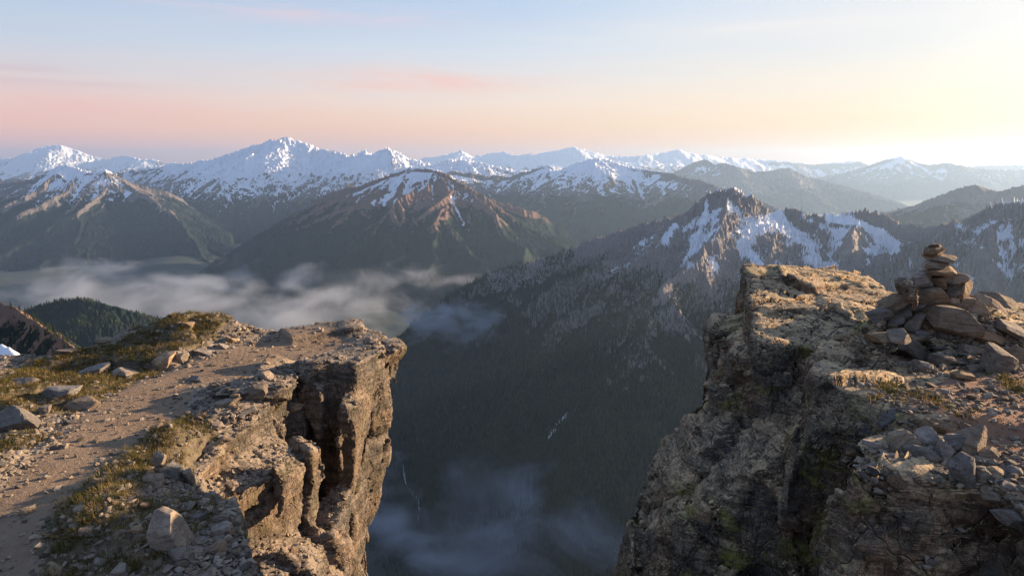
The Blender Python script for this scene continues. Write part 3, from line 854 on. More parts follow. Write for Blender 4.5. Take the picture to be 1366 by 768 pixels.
# ---------------------------------------------------------------- left promontory
ZL = -3.0
PL = lambda pts, z=ZL: pxpoly(z, pts)
left_main = PL([(553, 457), (543, 447), (505, 441), (480, 424), (440, 428), (400, 433), (355, 437), (318, 441), (290, 434), (250, 432), (200, 436), (150, 452), (120, 458), (0, 466), (-250, 470),
                (-700, 560), (-900, 1400), (330, 1400), (352, 800), (345, 745), (322, 712), (312, 672), (266, 640), (262, 606), (322, 560), (392, 520), (414, 492), (478, 489), (500, 474)])
left_spur = [(-3.7, 6.2), (-3.2, 6.5), (-2.42, 7.75), (-2.25, 8.6), (-2.2, 10.2), (-3.8, 10.2)]
left_low = [(-3.3, 5.6), (-2.7, 5.9), (-2.3, 6.7), (-2.2, 8.0), (-3.2, 8.4), (-4.0, 7.0)]
tL = Table(-10, 0, 1, 16, 0.05, lambda X, Y: poly_sd(left_main, X, Y))
tS = Table(-10, 0, 1, 16, 0.05, lambda X, Y: poly_sd(left_spur, X, Y))
tW = Table(-10, 0, 1, 16, 0.05, lambda X, Y: poly_sd(left_low, X, Y))
slab_poly = PL([(478, 421, -2.86), (484, 433, -2.86), (440, 440, -2.9), (385, 452, -2.95), (372, 440, -2.95), (430, 426, -2.9)])
tB = Table(-10, 0, 1, 16, 0.05, lambda X, Y: poly_sd(slab_poly, X, Y))
path_poly = PL([(-200, 900), (-160, 760), (0, 645), (75, 575), (130, 530), (185, 497), (240, 482), (290, 468), (345, 452), (400, 443), (445, 442),
                (470, 452), (420, 466), (392, 476), (330, 492), (262, 516), (240, 545), (190, 580), (150, 600), (95, 650), (62, 700), (45, 768), (-10, 900)])
tP = Table(-10, 0, 1, 16, 0.05, lambda X, Y: poly_sd(path_poly, X, Y))


def gauss(x, y, u, v, rx, ry, z=ZL):
    p = PZ(u, v, z)
    return np.exp(-(((x - p.x) / rx) ** 2 + ((y - p.y) / ry) ** 2))


def top_left(x, y):
    pm = tP(x, y)
    off = sstep(-0.05, 0.5, pm)
    z = ZL + 0.10 * fbm(x * 0.8, y * 0.8, seed=4, octs=4) * (0.25 + off)
    z = z + 0.36 * gauss(x, y, 228, 452, 1.0, .75) + 0.22 * gauss(x, y, 300, 446, .5, .45)
    z = z + 0.10 * gauss(x, y, 130, 470, 1.1, .5) - 0.12 * gauss(x, y, 40, 490, 2.0, 1.2)
    z = z + 0.13 * gauss(x, y, 310, 520, .7, .5) + 0.10 * gauss(x, y, 225, 580, .3, .4)
    z = z + 0.16 * gauss(x, y, 120, 690, .5, .5)
    z = z - 0.07 * (1 - off)
    z = z - 0.28 * sstep(0.2, -0.5, tW(x, y)) - 0.10 * sstep(4.0, 2.5, y)
    # back of the ledge falls away
    z = z - 0.5 * sstep(11.8, 13.6, y - 0.15 * (x + 3))
    return z


def base_left(x, y, z):
    dz = (ZL - z)
    lean = np.clip(dz, 0, 9) * 0.29
    rightside = sstep(-4.2, -2.4, x)
    xs = x + lean * rightside * sstep(8.4, 10.0, y) + 0.05 * dz * (1 - sstep(8.4, 10.0, y))
    a = tL(xs, y) - 0.02 * dz
    tz = top_left(x, y)
    top = z - tz
    f = smax(a, top, 0.07)
    # raised slab at the tip
    f = np.minimum(f, smax(tB(x, y), z - (ZL + 0.10 + 0.02 * (x + 3)), 0.04))
    # crag in front, lower
    st = z - (-3.18 - 0.38 * (x + 3.2) - 0.10 * np.clip(9.3 - y, -1, 3))
    f = np.minimum(f, smax(tS(x + 0.11 * dz, y) - 0.02 * dz, st, 0.1))
    f = np.minimum(f, smax(tW(x, y) - 0.16 * np.clip(dz - 1, 0, 9), z + 4.35 + 0.5 * (x + 2.8), 0.12))
    # dark shaft between crag and tip pillar
    p1 = PZ(447, 492, ZL)
    sh = np.maximum(np.maximum(np.abs(x - p1.x + 0.06 * dz) - 0.21, np.abs(y - 9.2) - 0.5), -(z + 4.7))
    f = np.maximum(f, -sh)
    # crack down the pillar
    p2 = PZ(512, 462, ZL)
    ck = np.maximum(np.abs(x - p2.x + 0.30 * dz + 0.06 * np.sin(z * 3)) - 0.07, np.abs(y - 10.0) - 0.7)
    f = np.maximum(f, -np.maximum(ck, z + 3.05))
    return f


def amp_left(x, y, z):
    d = top_left(x, y) - z
    deep = sstep(0.03, 0.45, d)
    pm = sstep(0.25, -0.05, tP(x, y)) * (1 - deep)
    return (0.07 + 0.22 * deep) * (1 - 0.9 * pm)


# ---------------------------------------------------------------- right outcrop
ZR = -1.72
blkA = pxpoly(-1.5, [(986, 366), (1022, 360), (1105, 360), (1150, 366), (1195, 384), (1300, 392), (1420, 400), (1560, 420), (1500, 520), (1300, 470), (1180, 437), (1120, 428), (1045, 436), (1004, 432), (996, 400)])
blkA2 = [(2.42, 8.3), (2.35, 7.4), (2.2, 6.7), (2.5, 6.35), (3.4, 6.3), (3.8, 8.2)]
blkE = [(2.2, 7.6), (1.92, 7.1), (1.88, 6.4), (2.1, 6.1), (2.5, 5.95), (3.6, 5.95), (3.2, 7.6)]
blkE2 = [(1.65, 7.3), (1.36, 6.8), (1.32, 6.2), (1.62, 5.8), (2.2, 5.5), (3.4, 5.4), (2.6, 7.4)]
blkB = pxpoly(-1.66, [(1076, 460), (1102, 449), (1152, 456), (1240, 470), (1420, 480), (1420, 560), (1210, 548), (1172, 530), (1110, 508), (1080, 492)])
blkC = pxpoly(-1.80, [(1108, 600), (1160, 574), (1230, 560), (1330, 580), (1296, 640), (1240, 632), (1150, 628)])
blkD = pxpoly(-1.86, [(1308, 640), (1340, 600), (1600, 560), (1900, 700), (1500, 900), (1380, 700)])
soil = pxpoly(-1.76, [(1170, 520), (1240, 490), (1500, 480), (1900, 520), (2000, 900), (1360, 640), (1290, 632), (1180, 600)])
tt_ = {}
for nm_, pl_ in (("A", blkA), ("A2", blkA2), ("E", blkE), ("E2", blkE2), ("B", blkB), ("C", blkC), ("D", blkD), ("S", soil)):
    tt_[nm_] = Table(0, 11, 1, 12, 0.05, lambda X, Y, pl_=pl_: poly_sd(pl_, X, Y))
soil_dirt = pxpoly(-1.74, [(1205, 545), (1215, 522), (1290, 506), (1366, 500), (1700, 500), (1900, 700), (1500, 680), (1366, 640), (1310, 600), (1260, 565)])
tDirt = Table(0, 11, 1, 12, 0.05, lambda X, Y: poly_sd(soil_dirt, X, Y))


def base_right(x, y, z):
    T = tt_
    def blk(nm, top, lx=0.0, ly=0.0, fl=0.02, k=0.06):
        dz = np.clip(top - z, 0, 9) if not np.isscalar(top) else np.clip(top - z, 0, 9)
        return smax(T[nm](x + lx * dz, y + ly * dz) - fl * dz, z - top, k)
    topA = -1.50 - 0.05 * (x - 3) + 0.05 * (y - 7.5) + 0.09 * gauss(x, y, 1120, 372, .5, .5, -1.5) + .12 * gauss(x, y, 1015, 372, .35, .6, -1.5) - 0.10 * sstep(7.2, 6.2, y)
    f = blk("A", topA, lx=-0.02, ly=0.05)
    f = np.minimum(f, blk("A2", -1.86 + 0 * x + 0.25 * (x - 2.4), lx=0.08))
    f = np.minimum(f, blk("E", -2.85 + 1.0 * (x - 1.9), lx=0.14, ly=0.05))
    f = np.minimum(f, blk("E2", -3.55 + 1.2 * (x - 1.4), lx=0.21, ly=0.08))
    topB = -1.66 - 0.03 * (x - 3) + 0.03 * (y - 5.3)
    f = np.minimum(f, blk("B", topB, lx=0.10, ly=0.14))
    mound = 0.30 * gauss(x, y, 1268, 438, .55, .45, -1.6) + 0.18 * gauss(x, y, 1345, 440, .5, .6, -1.6) + 0.10 * gauss(x, y, 1200, 440, .4, .3, -1.6)
    topS = -1.76 + mound + 0.05 * fbm(x, y, seed=3, octs=3) + 0.03 * (y - 5) + 0.02 * (x - 4)
    f = np.minimum(f, blk("S", topS, ly=0.1))
    # ground joining the blocks under the cairn
    f = np.minimum(f, smax(np.maximum(np.maximum(3.3 - x, 4.9 - y), y - 8.2), z - (topS - 0.02), 0.1))
    topC = -1.82 + 0.10 * (y - 3.8) - 0.05 * (x - 2.2)
    f = np.minimum(f, blk("C", topC, lx=0.13, ly=0.22, fl=0.05))
    topD = -1.84 + 0.08 * (y - 3.6)
    f = np.minimum(f, blk("D", topD, lx=0.0, ly=0.2, fl=0.02))
    return f


def amp_right(x, y, z):
    pm = sstep(0.1, -0.15, tDirt(x, y)) * sstep(-2.1, -1.9, z)
    a = 0.07 + 0.21 * sstep(-1.72, -2.4, z)
    a = a - 0.05 * sstep(5.2, 3.8, y)
    return a * (1 - 0.9 * pm)


# ---------------------------------------------------------------- rock, soil and dirt materials
def rock_mat(name, dark, mid, light, lichen, rust, disp=0.05, lit_top_tan=(0.30, 0.22, 0.14), top_amt=0.8, lich_amt=1.0, facet=1.0, ribs=0.9):
    m, t = material(name)
    geo = t.n("ShaderNodeNewGeometry"); pos = geo.outputs["Position"]
    tn = geo.outputs["Normal"]
    sn_ = t.n("ShaderNodeSeparateXYZ"); t.put(sn_, 0, tn)
    n_big = t.noise(pos, 0.9, 4, 0.6)
    n_med = t.noise(pos, 4.5, 6, 0.68, 0.3)
    n_fine = t.noise(pos, 26.0, 5, 0.72)
    strat = t.mapping(pos, (1.0, 1.0, 7.0), (0.42, 0.30, 0.4))
    n_str = t.noise(strat, 1.5, 6, 0.64, 0.5)
    colstr = t.mapping(pos, (5.5, 5.5, 0.8), (0.12, -0.2, 0.0))
    n_col = t.noise(colstr, 1.2, 6, 0.66, 0.4)
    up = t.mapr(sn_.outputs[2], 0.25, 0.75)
    cn = t.n("ShaderNodeTexNoise", ins={"Vector": pos, "Scale": 2.5, "Detail": 3.0})
    cr1 = t.vor(t.mapping(t.vm("ADD", pos, t.vm("SCALE", cn.outputs[1], scale=0.5)), (1.0, 1.7, 0.8), (0.5, 0.3, 0.3)), 1.5, "DISTANCE_TO_EDGE").outputs["Distance"]
    fis = t.mapr(t.m("ABSOLUTE", t.m("SUBTRACT", n_str, 0.47)), 0.0, 0.016)
    fis2 = t.mapr(t.m("ABSOLUTE", t.m("SUBTRACT", n_col, 0.53)), 0.0, 0.016)
    fis2 = t.m("MAXIMUM", fis2, up)
    crack = t.m("MINIMUM", t.mapr(cr1, 0.0, 0.016, 0.5, 1.0), t.m("MINIMUM", t.mapr(fis, 0, 1, .45, 1), t.mapr(fis2, 0, 1, .4, 1)))
    # colours
    c = t.mix(t.mapr(n_med, 0.32, 0.66), dark, mid)
    c = t.mix(t.mapr(n_str, 0.48, 0.70), c, light)
    c = t.mix(t.m("MULTIPLY", t.mapr(n_col, 0.5, 0.7), 0.6), c, tuple(x * 0.6 for x in dark))
    c = t.mix(t.m("MULTIPLY", t.mapr(n_big, 0.50, 0.62), 0.7), c, rust)
    c = t.mix(t.m("MULTIPLY", t.mapr(n_big, 0.47, 0.36), 0.7 * lich_amt), c, (0.065, 0.075, 0.085))
    lit_topc = t.mix(t.mapr(n_fine, 0.35, 0.65), tuple(x * 0.62 for x in lit_top_tan), tuple(x * 1.25 for x in lit_top_tan))
    c = t.mix(t.m("MULTIPLY", up, top_amt), c, lit_topc)  # upward faces: tan stone, lightened to put low sunlight into the colour
    # lichens: black, grey green and yellow patches with sharp ragged rims, on the cooler sides
    l1 = t.noise(t.vm("ADD", pos, (11, 5, 2)), 2.2, 6, 0.70)
    l2 = t.noise(t.vm("ADD", pos, (3, 15, 8)), 2.4, 5, 0.68)
    l3 = t.m("SUBTRACT", 1.0, l1)
    side = t.m("SUBTRACT", 1.0, t.m("MULTIPLY", up, 0.75))
    c = t.mix(t.m("MULTIPLY", t.m("MULTIPLY", t.mapr(l2, 0.50, 0.58), side), 0.7 * lich_amt), c, (0.028, 0.026, 0.026))
    c = t.mix(t.m("MULTIPLY", t.m("MULTIPLY", t.mapr(l3, 0.54, 0.60), side), 0.6 * lich_amt), c, (0.095, 0.105, 0.10))
    c = t.mix(t.m("MULTIPLY", t.m("MULTIPLY", t.mapr(l1, 0.545, 0.62), side), 0.95 * lich_amt), c, lichen)
    c = t.mix(t.m("MULTIPLY", t.m("SUBTRACT", 1.0, crack), 0.8), c, (0.018, 0.015, 0.012))
    c = t.mix(t.mapr(n_fine, 0.30, 0.55, 0.5, 0.0), c, tuple(x * 0.45 for x in dark))
    b = t.n("ShaderNodeBsdfPrincipled")
    t.put(b, "Base Color", c); t.put(b, "Roughness", t.mapr(n_fine, .3, .7, .75, .95)); b.inputs["Specular IOR Level"].default_value = 0.25
    # relief
    hgt = t.m("MULTIPLY", t.m("SUBTRACT", n_med, 0.5), 0.28)
    # chipped planes: every small cell is a tilted facet of its own
    for sc_, am_, rot_ in ((1.7, facet * 2.4, (0.5, 0.3, 0.2)), (5.2, facet * 0.9, (0.2, 0.6, 0.9))):
        pv_ = t.mapping(t.vm("ADD", pos, t.vm("SCALE", cn.outputs[1], scale=0.12)), (1.0, 1.0, 1.7), rot_)
        vo = t.vor(pv_, sc_)
        dl = t.vm("SUBTRACT", pv_, vo.outputs["Position"])
        rc = t.vm("SUBTRACT", vo.outputs["Color"], (0.5, 0.5, 0.5))
        hgt = t.m("ADD", hgt, t.m("MULTIPLY", t.vm("DOT_PRODUCT", t.vm("SCALE", dl, scale=sc_), rc), am_))
    hgt = t.m("ADD", hgt, t.m("MULTIPLY", t.m("SUBTRACT", n_str, 0.5), 0.7))
    hgt = t.m("ADD", hgt, t.m("MULTIPLY", t.m("MULTIPLY", t.m("SUBTRACT", n_col, 0.5), ribs), t.m("SUBTRACT", 1.0, up)))
    hgt = t.m("ADD", hgt, t.m("MULTIPLY", t.m("SUBTRACT", n_fine, 0.5), 0.22))
    hgt = t.m("ADD", hgt, t.m("MULTIPLY", t.m("SUBTRACT", crack, 1.0), 0.6))
    dn = t.n("ShaderNodeDisplacement"); t.put(dn, 0, t.m("MULTIPLY", hgt, t.attr("free"))); t.put(dn, 1, 0.0); t.put(dn, 2, disp)
    o_ = t.n("ShaderNodeOutputMaterial"); t.put(o_, 0, b.outputs[0]); t.put(o_, 2, dn.outputs[0])
    m.displacement_method = "BOTH"
    return m


def soil_mat(name, c1, c2, c3, disp=0.02):
    m, t = material(name)
    pos = t.n("ShaderNodeNewGeometry").outputs["Position"]
    n1 = t.noise(pos, 2.0, 7, 0.65); n2 = t.noise(pos, 14, 6, 0.7); n3 = t.noise(pos, 60, 5, 0.7)
    v1 = t.vor(pos, 42.0).outputs; v2 = t.vor(t.vm("ADD", pos, (3, 3, 3)), 17.0).outputs
    c = t.mix(t.mapr(n1, 0.3, 0.7), c1, c2)
    c = t.mix(t.mapr(n2, 0.42, 0.62), c, c3)
    peb = t.mapr(v1["Distance"], 0.0, 0.42, 1.0, 0.0)
    sp = t.n("ShaderNodeSeparateColor"); t.put(sp, 0, v1["Color"])
    pm = t.m("MULTIPLY", t.m("GREATER_THAN", sp.outputs[0], 0.55), t.m("GREATER_THAN", peb, 0.25))
    c = t.mix(t.m("MULTIPLY", pm, 0.7), c, t.mix(sp.outputs[1], tuple(x * 1.7 for x in c3), tuple(x * 0.5 for x in c1)))
    b = t.n("ShaderNodeBsdfPrincipled"); t.put(b, "Base Color", c); t.put(b, "Roughness", 0.95); b.inputs["Specular IOR Level"].default_value = 0.15
    h_ = t.m("ADD", t.m("MULTIPLY", n2, 1.2), t.m("MULTIPLY", n3, 0.5))
    h_ = t.m("ADD", h_, t.m("MULTIPLY", t.m("MULTIPLY", peb, pm), 0.8))
    h_ = t.m("ADD", h_, t.m("MULTIPLY", n1, 1.2))
    dn = t.n("ShaderNodeDisplacement"); t.put(dn, 0, t.m("MULTIPLY", t.m("SUBTRACT", h_, 1.45), t.mapr(t.attr("free"), 0, 1, .25, 1))); t.put(dn, 1, 0.0); t.put(dn, 2, disp)
    o_ = t.n("ShaderNodeOutputMaterial"); t.put(o_, 0, b.outputs[0]); t.put(o_, 2, dn.outputs[0])
    m.displacement_method = "BOTH"
    return m


m_rockL = rock_mat("brown_cliff_rock", (0.07, 0.058, 0.048), (0.17, 0.135, 0.105), (0.30, 0.23, 0.17), (0.12, 0.115, 0.04), (0.23, 0.155, 0.10), lich_amt=0.55, facet=0.55, ribs=1.8, top_amt=0.6, lit_top_tan=(0.34, 0.27, 0.20))
m_rockR = rock_mat("lichened_cliff_rock", (0.04, 0.038, 0.036), (0.085, 0.077, 0.07), (0.16, 0.135, 0.11), (0.17, 0.175, 0.035), (0.22, 0.105, 0.05), lich_amt=1.0, top_amt=0.9, lit_top_tan=(0.52, 0.37, 0.21))
m_path = soil_mat("path_dirt", (0.16, 0.11, 0.072), (0.27, 0.195, 0.13), (0.21, 0.155, 0.11))
m_dirt = soil_mat("red_brown_dirt", (0.20, 0.115, 0.075), (0.33, 0.20, 0.13), (0.24, 0.15, 0.10))
m_turf = soil_mat("stony_soil", (0.07, 0.055, 0.035), (0.12, 0.10, 0.055), (0.16, 0.13, 0.09), 0.03)


def face_split(V, Q, masks):
    """masks: list of (name, mask_fn(cx, cy, cz, nz)->bool); the rest goes to the last"""
    P = V[Q]
    c = P.mean(1); n = np.cross(P[:, 2] - P[:, 0], P[:, 3] - P[:, 1]); n /= np.linalg.norm(n, axis=1, keepdims=True) + 1e-9
    left = np.ones(len(Q), bool); res = []
    for fn in masks:
        m = fn(c[:, 0], c[:, 1], c[:, 2], n[:, 2]) & left
        left &= ~m; res.append(Q[m])
    return res + [Q[left]]


def free_attr(nv, groups, it=4):
    cnt = np.zeros(nv, np.int32)
    for q in groups:
        u_ = np.zeros(nv, bool); u_[q.ravel()] = True; cnt += u_
    fl = (cnt > 1).astype(f32)
    allq = np.concatenate(groups)
    for _ in range(it):
        mx = fl[allq].max(1) * 0.72
        nf_ = fl.copy(); np.maximum.at(nf_, allq.ravel(), np.repeat(mx, 4)); fl = nf_
    return 1 - fl


if True:
    VL, QL = build_crag((-9.4, -1.0, 2.2, 14.6, -9.2, -2.2), HV, base_left, amp_left, 5)
    VL[:, 2] += 0
    grass_px = [(150, 512, 60, 24), (60, 500, 60, 25), (220, 462, 55, 20), (110, 480, 60, 12), (285, 445, 25, 10), (225, 570, 42, 22), (155, 625, 42, 34), (100, 680, 50, 34), (110, 735, 55, 26), (15, 590, 26, 18), (190, 720, 40, 30),
                (30, 530, 40, 12), (245, 700, 30, 20)]
    def veg(x, y):
        w = 0
        for u, v, rx, ry in grass_px:
            p = PZ(u, v, ZL); d = p.length / FOC
            w = w + np.exp(-(((x - p.x) / (rx * d)) ** 2 + ((y - p.y) / (ry * d * 3.0)) ** 2))
        return w + 0.5 * fbm(x * 2.2, y * 2.2, seed=8, octs=4)
    isl, isv, rest = face_split(VL, QL, [
        lambda x, y, z, nz: (tP(x, y) + 0.12 * fbm(x * 2.5, y * 2.5, seed=12, octs=4) < 0) & (nz > 0.5) & (z > top_left(x, y) - .25),
        lambda x, y, z, nz: (veg(x, y) > 0.45) & (nz > 0.35) & (z > top_left(x, y) - .3)])
    fa = free_attr(len(VL), [isl, isv, rest])
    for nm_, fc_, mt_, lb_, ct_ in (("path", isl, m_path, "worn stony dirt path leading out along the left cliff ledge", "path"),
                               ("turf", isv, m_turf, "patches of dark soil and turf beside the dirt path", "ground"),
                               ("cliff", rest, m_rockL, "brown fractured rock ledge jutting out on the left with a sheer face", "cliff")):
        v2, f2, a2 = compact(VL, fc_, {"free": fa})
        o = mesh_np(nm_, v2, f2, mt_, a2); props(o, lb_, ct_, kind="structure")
        md = o.modifiers.new("subdivision", "SUBSURF"); md.subdivision_type = "SIMPLE" if nm_ != "cliff" else "SIMPLE"; md.levels = 1; md.render_levels = 1
    VR, QR = build_crag((0.9, 8.6, 2.0, 11.2, -7.6, -0.9), HV, base_right, amp_right, 9, rot=-0.5)
    isd, rest = face_split(VR, QR, [
        lambda x, y, z, nz: (tDirt(x, y) + 0.15 * fbm(x * 2.5, y * 2.5, seed=13, octs=4) < 0) & (nz > 0.5) & (z > -2.1)])
    fa = free_attr(len(VR), [isd, rest])
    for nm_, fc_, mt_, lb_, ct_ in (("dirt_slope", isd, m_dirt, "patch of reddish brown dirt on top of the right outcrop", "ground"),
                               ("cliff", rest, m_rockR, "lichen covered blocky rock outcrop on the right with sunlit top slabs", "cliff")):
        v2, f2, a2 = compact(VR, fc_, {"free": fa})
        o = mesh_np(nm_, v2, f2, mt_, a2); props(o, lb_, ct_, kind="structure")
        md = o.modifiers.new("subdivision", "SUBSURF"); md.subdivision_type = "SIMPLE"; md.levels = 1; md.render_levels = 1
    bvhL = BVHTree.FromPolygons(VL.tolist(), QL.tolist()); bvhR = BVHTree.FromPolygons(VR.tolist(), QR.tolist())
# ================================================================ stones, cairn, gravel, grass
def ico(sub):
    bm = bmesh.new(); bmesh.ops.create_icosphere(bm, subdivisions=sub, radius=1.0)
    v = np.array([x.co[:] for x in bm.verts], f32); f = np.array([[q.index for q in x.verts] for x in bm.faces], np.int32)
    bm.free(); return v, f


ICO = {k: ico(k) for k in (1, 2, 4)}


def stone_geo(seed, dims, sub=4, cuts=15, lo=0.5, hi=0.88, rough=0.03, boxy=0.55):
    rs = np.random.RandomState(seed)
    v, f = ICO[sub]; v = v.copy()
    # towards a box, then split along random planes
    m = np.abs(v).max(1, keepdims=True); v = v * (1 - boxy) + (v / m) * boxy * 0.85
    hd = np.array(dims, f32) / 2
    v = v * hd
    for k in range(cuts):
        n = rs.randn(3)
        if k % 3 == 0: n[rs.randint(3)] *= 4
        n = (n / np.linalg.norm(n) * (1 / hd) ** 0.6).astype(f32); n /= np.linalg.norm(n)
        dd = v @ n; mx = dd.max(); lim = mx * rs.uniform(lo, hi)
        over = np.maximum(dd - lim, 0); v = v - over[:, None] * n * 0.97
    # no stone wider than asked
    v = v * (hd / np.maximum(np.abs(v).max(0), 1e-6))
    s = float(hd.mean())
    if sub > 2:
        q = v / s
        nn = fbm(q[:, 0] * 2.2 + seed, q[:, 1] * 2.2, q[:, 2] * 3.0, seed, 4)
        v = v + (v / (np.linalg.norm(v, axis=1, keepdims=True) + 1e-6)) * (nn * rough * 2.2 * s)[:, None]
    return v, f


def stone_mat(name, a, b_, lich):
    m, t = material(name)
    oi = t.n("ShaderNodeObjectInfo"); rnd = oi.outputs["Random"]
    pos = t.n("ShaderNodeTexCoord").outputs["Object"]
    off = t.n("ShaderNodeCombineXYZ"); t.put(off, 0, t.m("MULTIPLY", rnd, 37.0)); t.put(off, 1, t.m("MULTIPLY", rnd, 11.0))
    p = t.vm("ADD", pos, off.outputs[0])
    n1 = t.noise(p, 9.0, 7, 0.68, 0.3); n2 = t.noise(p, 60.0, 5, 0.7)
    n3 = t.noise(t.mapping(p, (6, 6, 34), (0.3, 0.2, 0)), 1.3, 5, 0.6)
    c = t.mix(t.mapr(n1, 0.35, 0.65), a, b_)
    c = t.mix(t.m("MULTIPLY", t.mapr(n3, 0.5, 0.62), 0.5), c, tuple(x * 0.5 for x in a))
    c = t.mix(t.mapr(n2, 0.35, 0.7, 0.35, 0.0), c, tuple(x * 0.4 for x in a))
    l1 = t.noise(t.vm("ADD", p, (5, 5, 5)), 14.0, 7, 0.75)
    c = t.mix(t.m("MULTIPLY", t.mapr(l1, 0.58, 0.64), 0.7), c, lich)
    h = t.n("ShaderNodeHueSaturation"); t.put(h, "Color", c); t.put(h, "Value", t.mapr(rnd, 0, 1, 0.62, 1.25)); t.put(h, "Saturation", t.mapr(t.m("FRACT", t.m("MULTIPLY", rnd, 7.3)), 0, 1, 0.55, 1.2))
    b = t.n("ShaderNodeBsdfPrincipled"); t.put(b, "Base Color", h.outputs[0]); t.put(b, "Roughness", 0.88); b.inputs["Specular IOR Level"].default_value = 0.25
    bp = t.n("ShaderNodeBump"); bp.inputs["Distance"].default_value = 0.03; bp.inputs["Strength"].default_value = 1.0
    t.put(bp, "Height", t.m("ADD", t.m("MULTIPLY", n1, 1.2), t.m("ADD", t.m("MULTIPLY", n2, 0.5), n3))); t.put(b, "Normal", bp.outputs[0])
    o_ = t.n("ShaderNodeOutputMaterial"); t.put(o_, 0, b.outputs[0])
    return m


m_stone = stone_mat("tan_stone", (0.24, 0.165, 0.105), (0.44, 0.32, 0.21), (0.12, 0.12, 0.05))
m_stone_d = stone_mat("dark_stone", (0.23, 0.17, 0.115), (0.40, 0.30, 0.20), (0.15, 0.14, 0.06))
m_stone_g = stone_mat("grey_stone", (0.17, 0.145, 0.12), (0.30, 0.26, 0.22), (0.07, 0.065, 0.05))
MT = {"t": m_stone, "d": m_stone_d, "g": m_stone_g}


def hit(u, v):
    d = ray(u, v).normalized(); best = None
    for b_ in (bvhL, bvhR):
        r = b_.ray_cast(Vector((0, 0, 0)), d, 60.0)
        if r[0] is not None and (best is None or r[3] < best[3]): best = r
    return best


def drop(x, y, bv, z0=0.0):
    r = bv.ray_cast(Vector((x, y, z0)), Vector((0, 0, -1)), 20.0)
    return r


def stone(u, v, w_, h_, label, cat="stone", name="rock", tilt=0.0, mat="t", D=None, depth=0.85, seed=None, group=None, yaw=None, sink=0.12, **kw):
    """u, v: middle of the stone; w_, h_: size it shows; D: forward distance (else it rests on the ground there)"""
    seed = seed if seed is not None else int(u * 7 + v * 13)
    rs = random.Random(seed)
    if D is None:
        r = hit(u, v + h_ * 0.42)
        if r is None: return None
        D = r[0].y + 0.25 * w_ / FOC * r[0].y
    p = PD(u, v, D)
    k = ray(u, v).length * D / ray(u, v).y / FOC
    W, H_ = w_ * k, h_ * k / 0.93
    ge, f = stone_geo(seed, (W, max(W * depth, H_ * 0.6), H_), **kw)
    o = mesh_np(name, ge, f, MT[mat], smooth=False)
    o.location = p + Vector((0, 0, -sink * H_ * (0 if sink == 0 else 1)))
    o.rotation_euler = (rs.uniform(-.1, .1), R(-tilt), rs.uniform(-.35, .35) if yaw is None else yaw)
    props(o, label, cat, group)
    return o


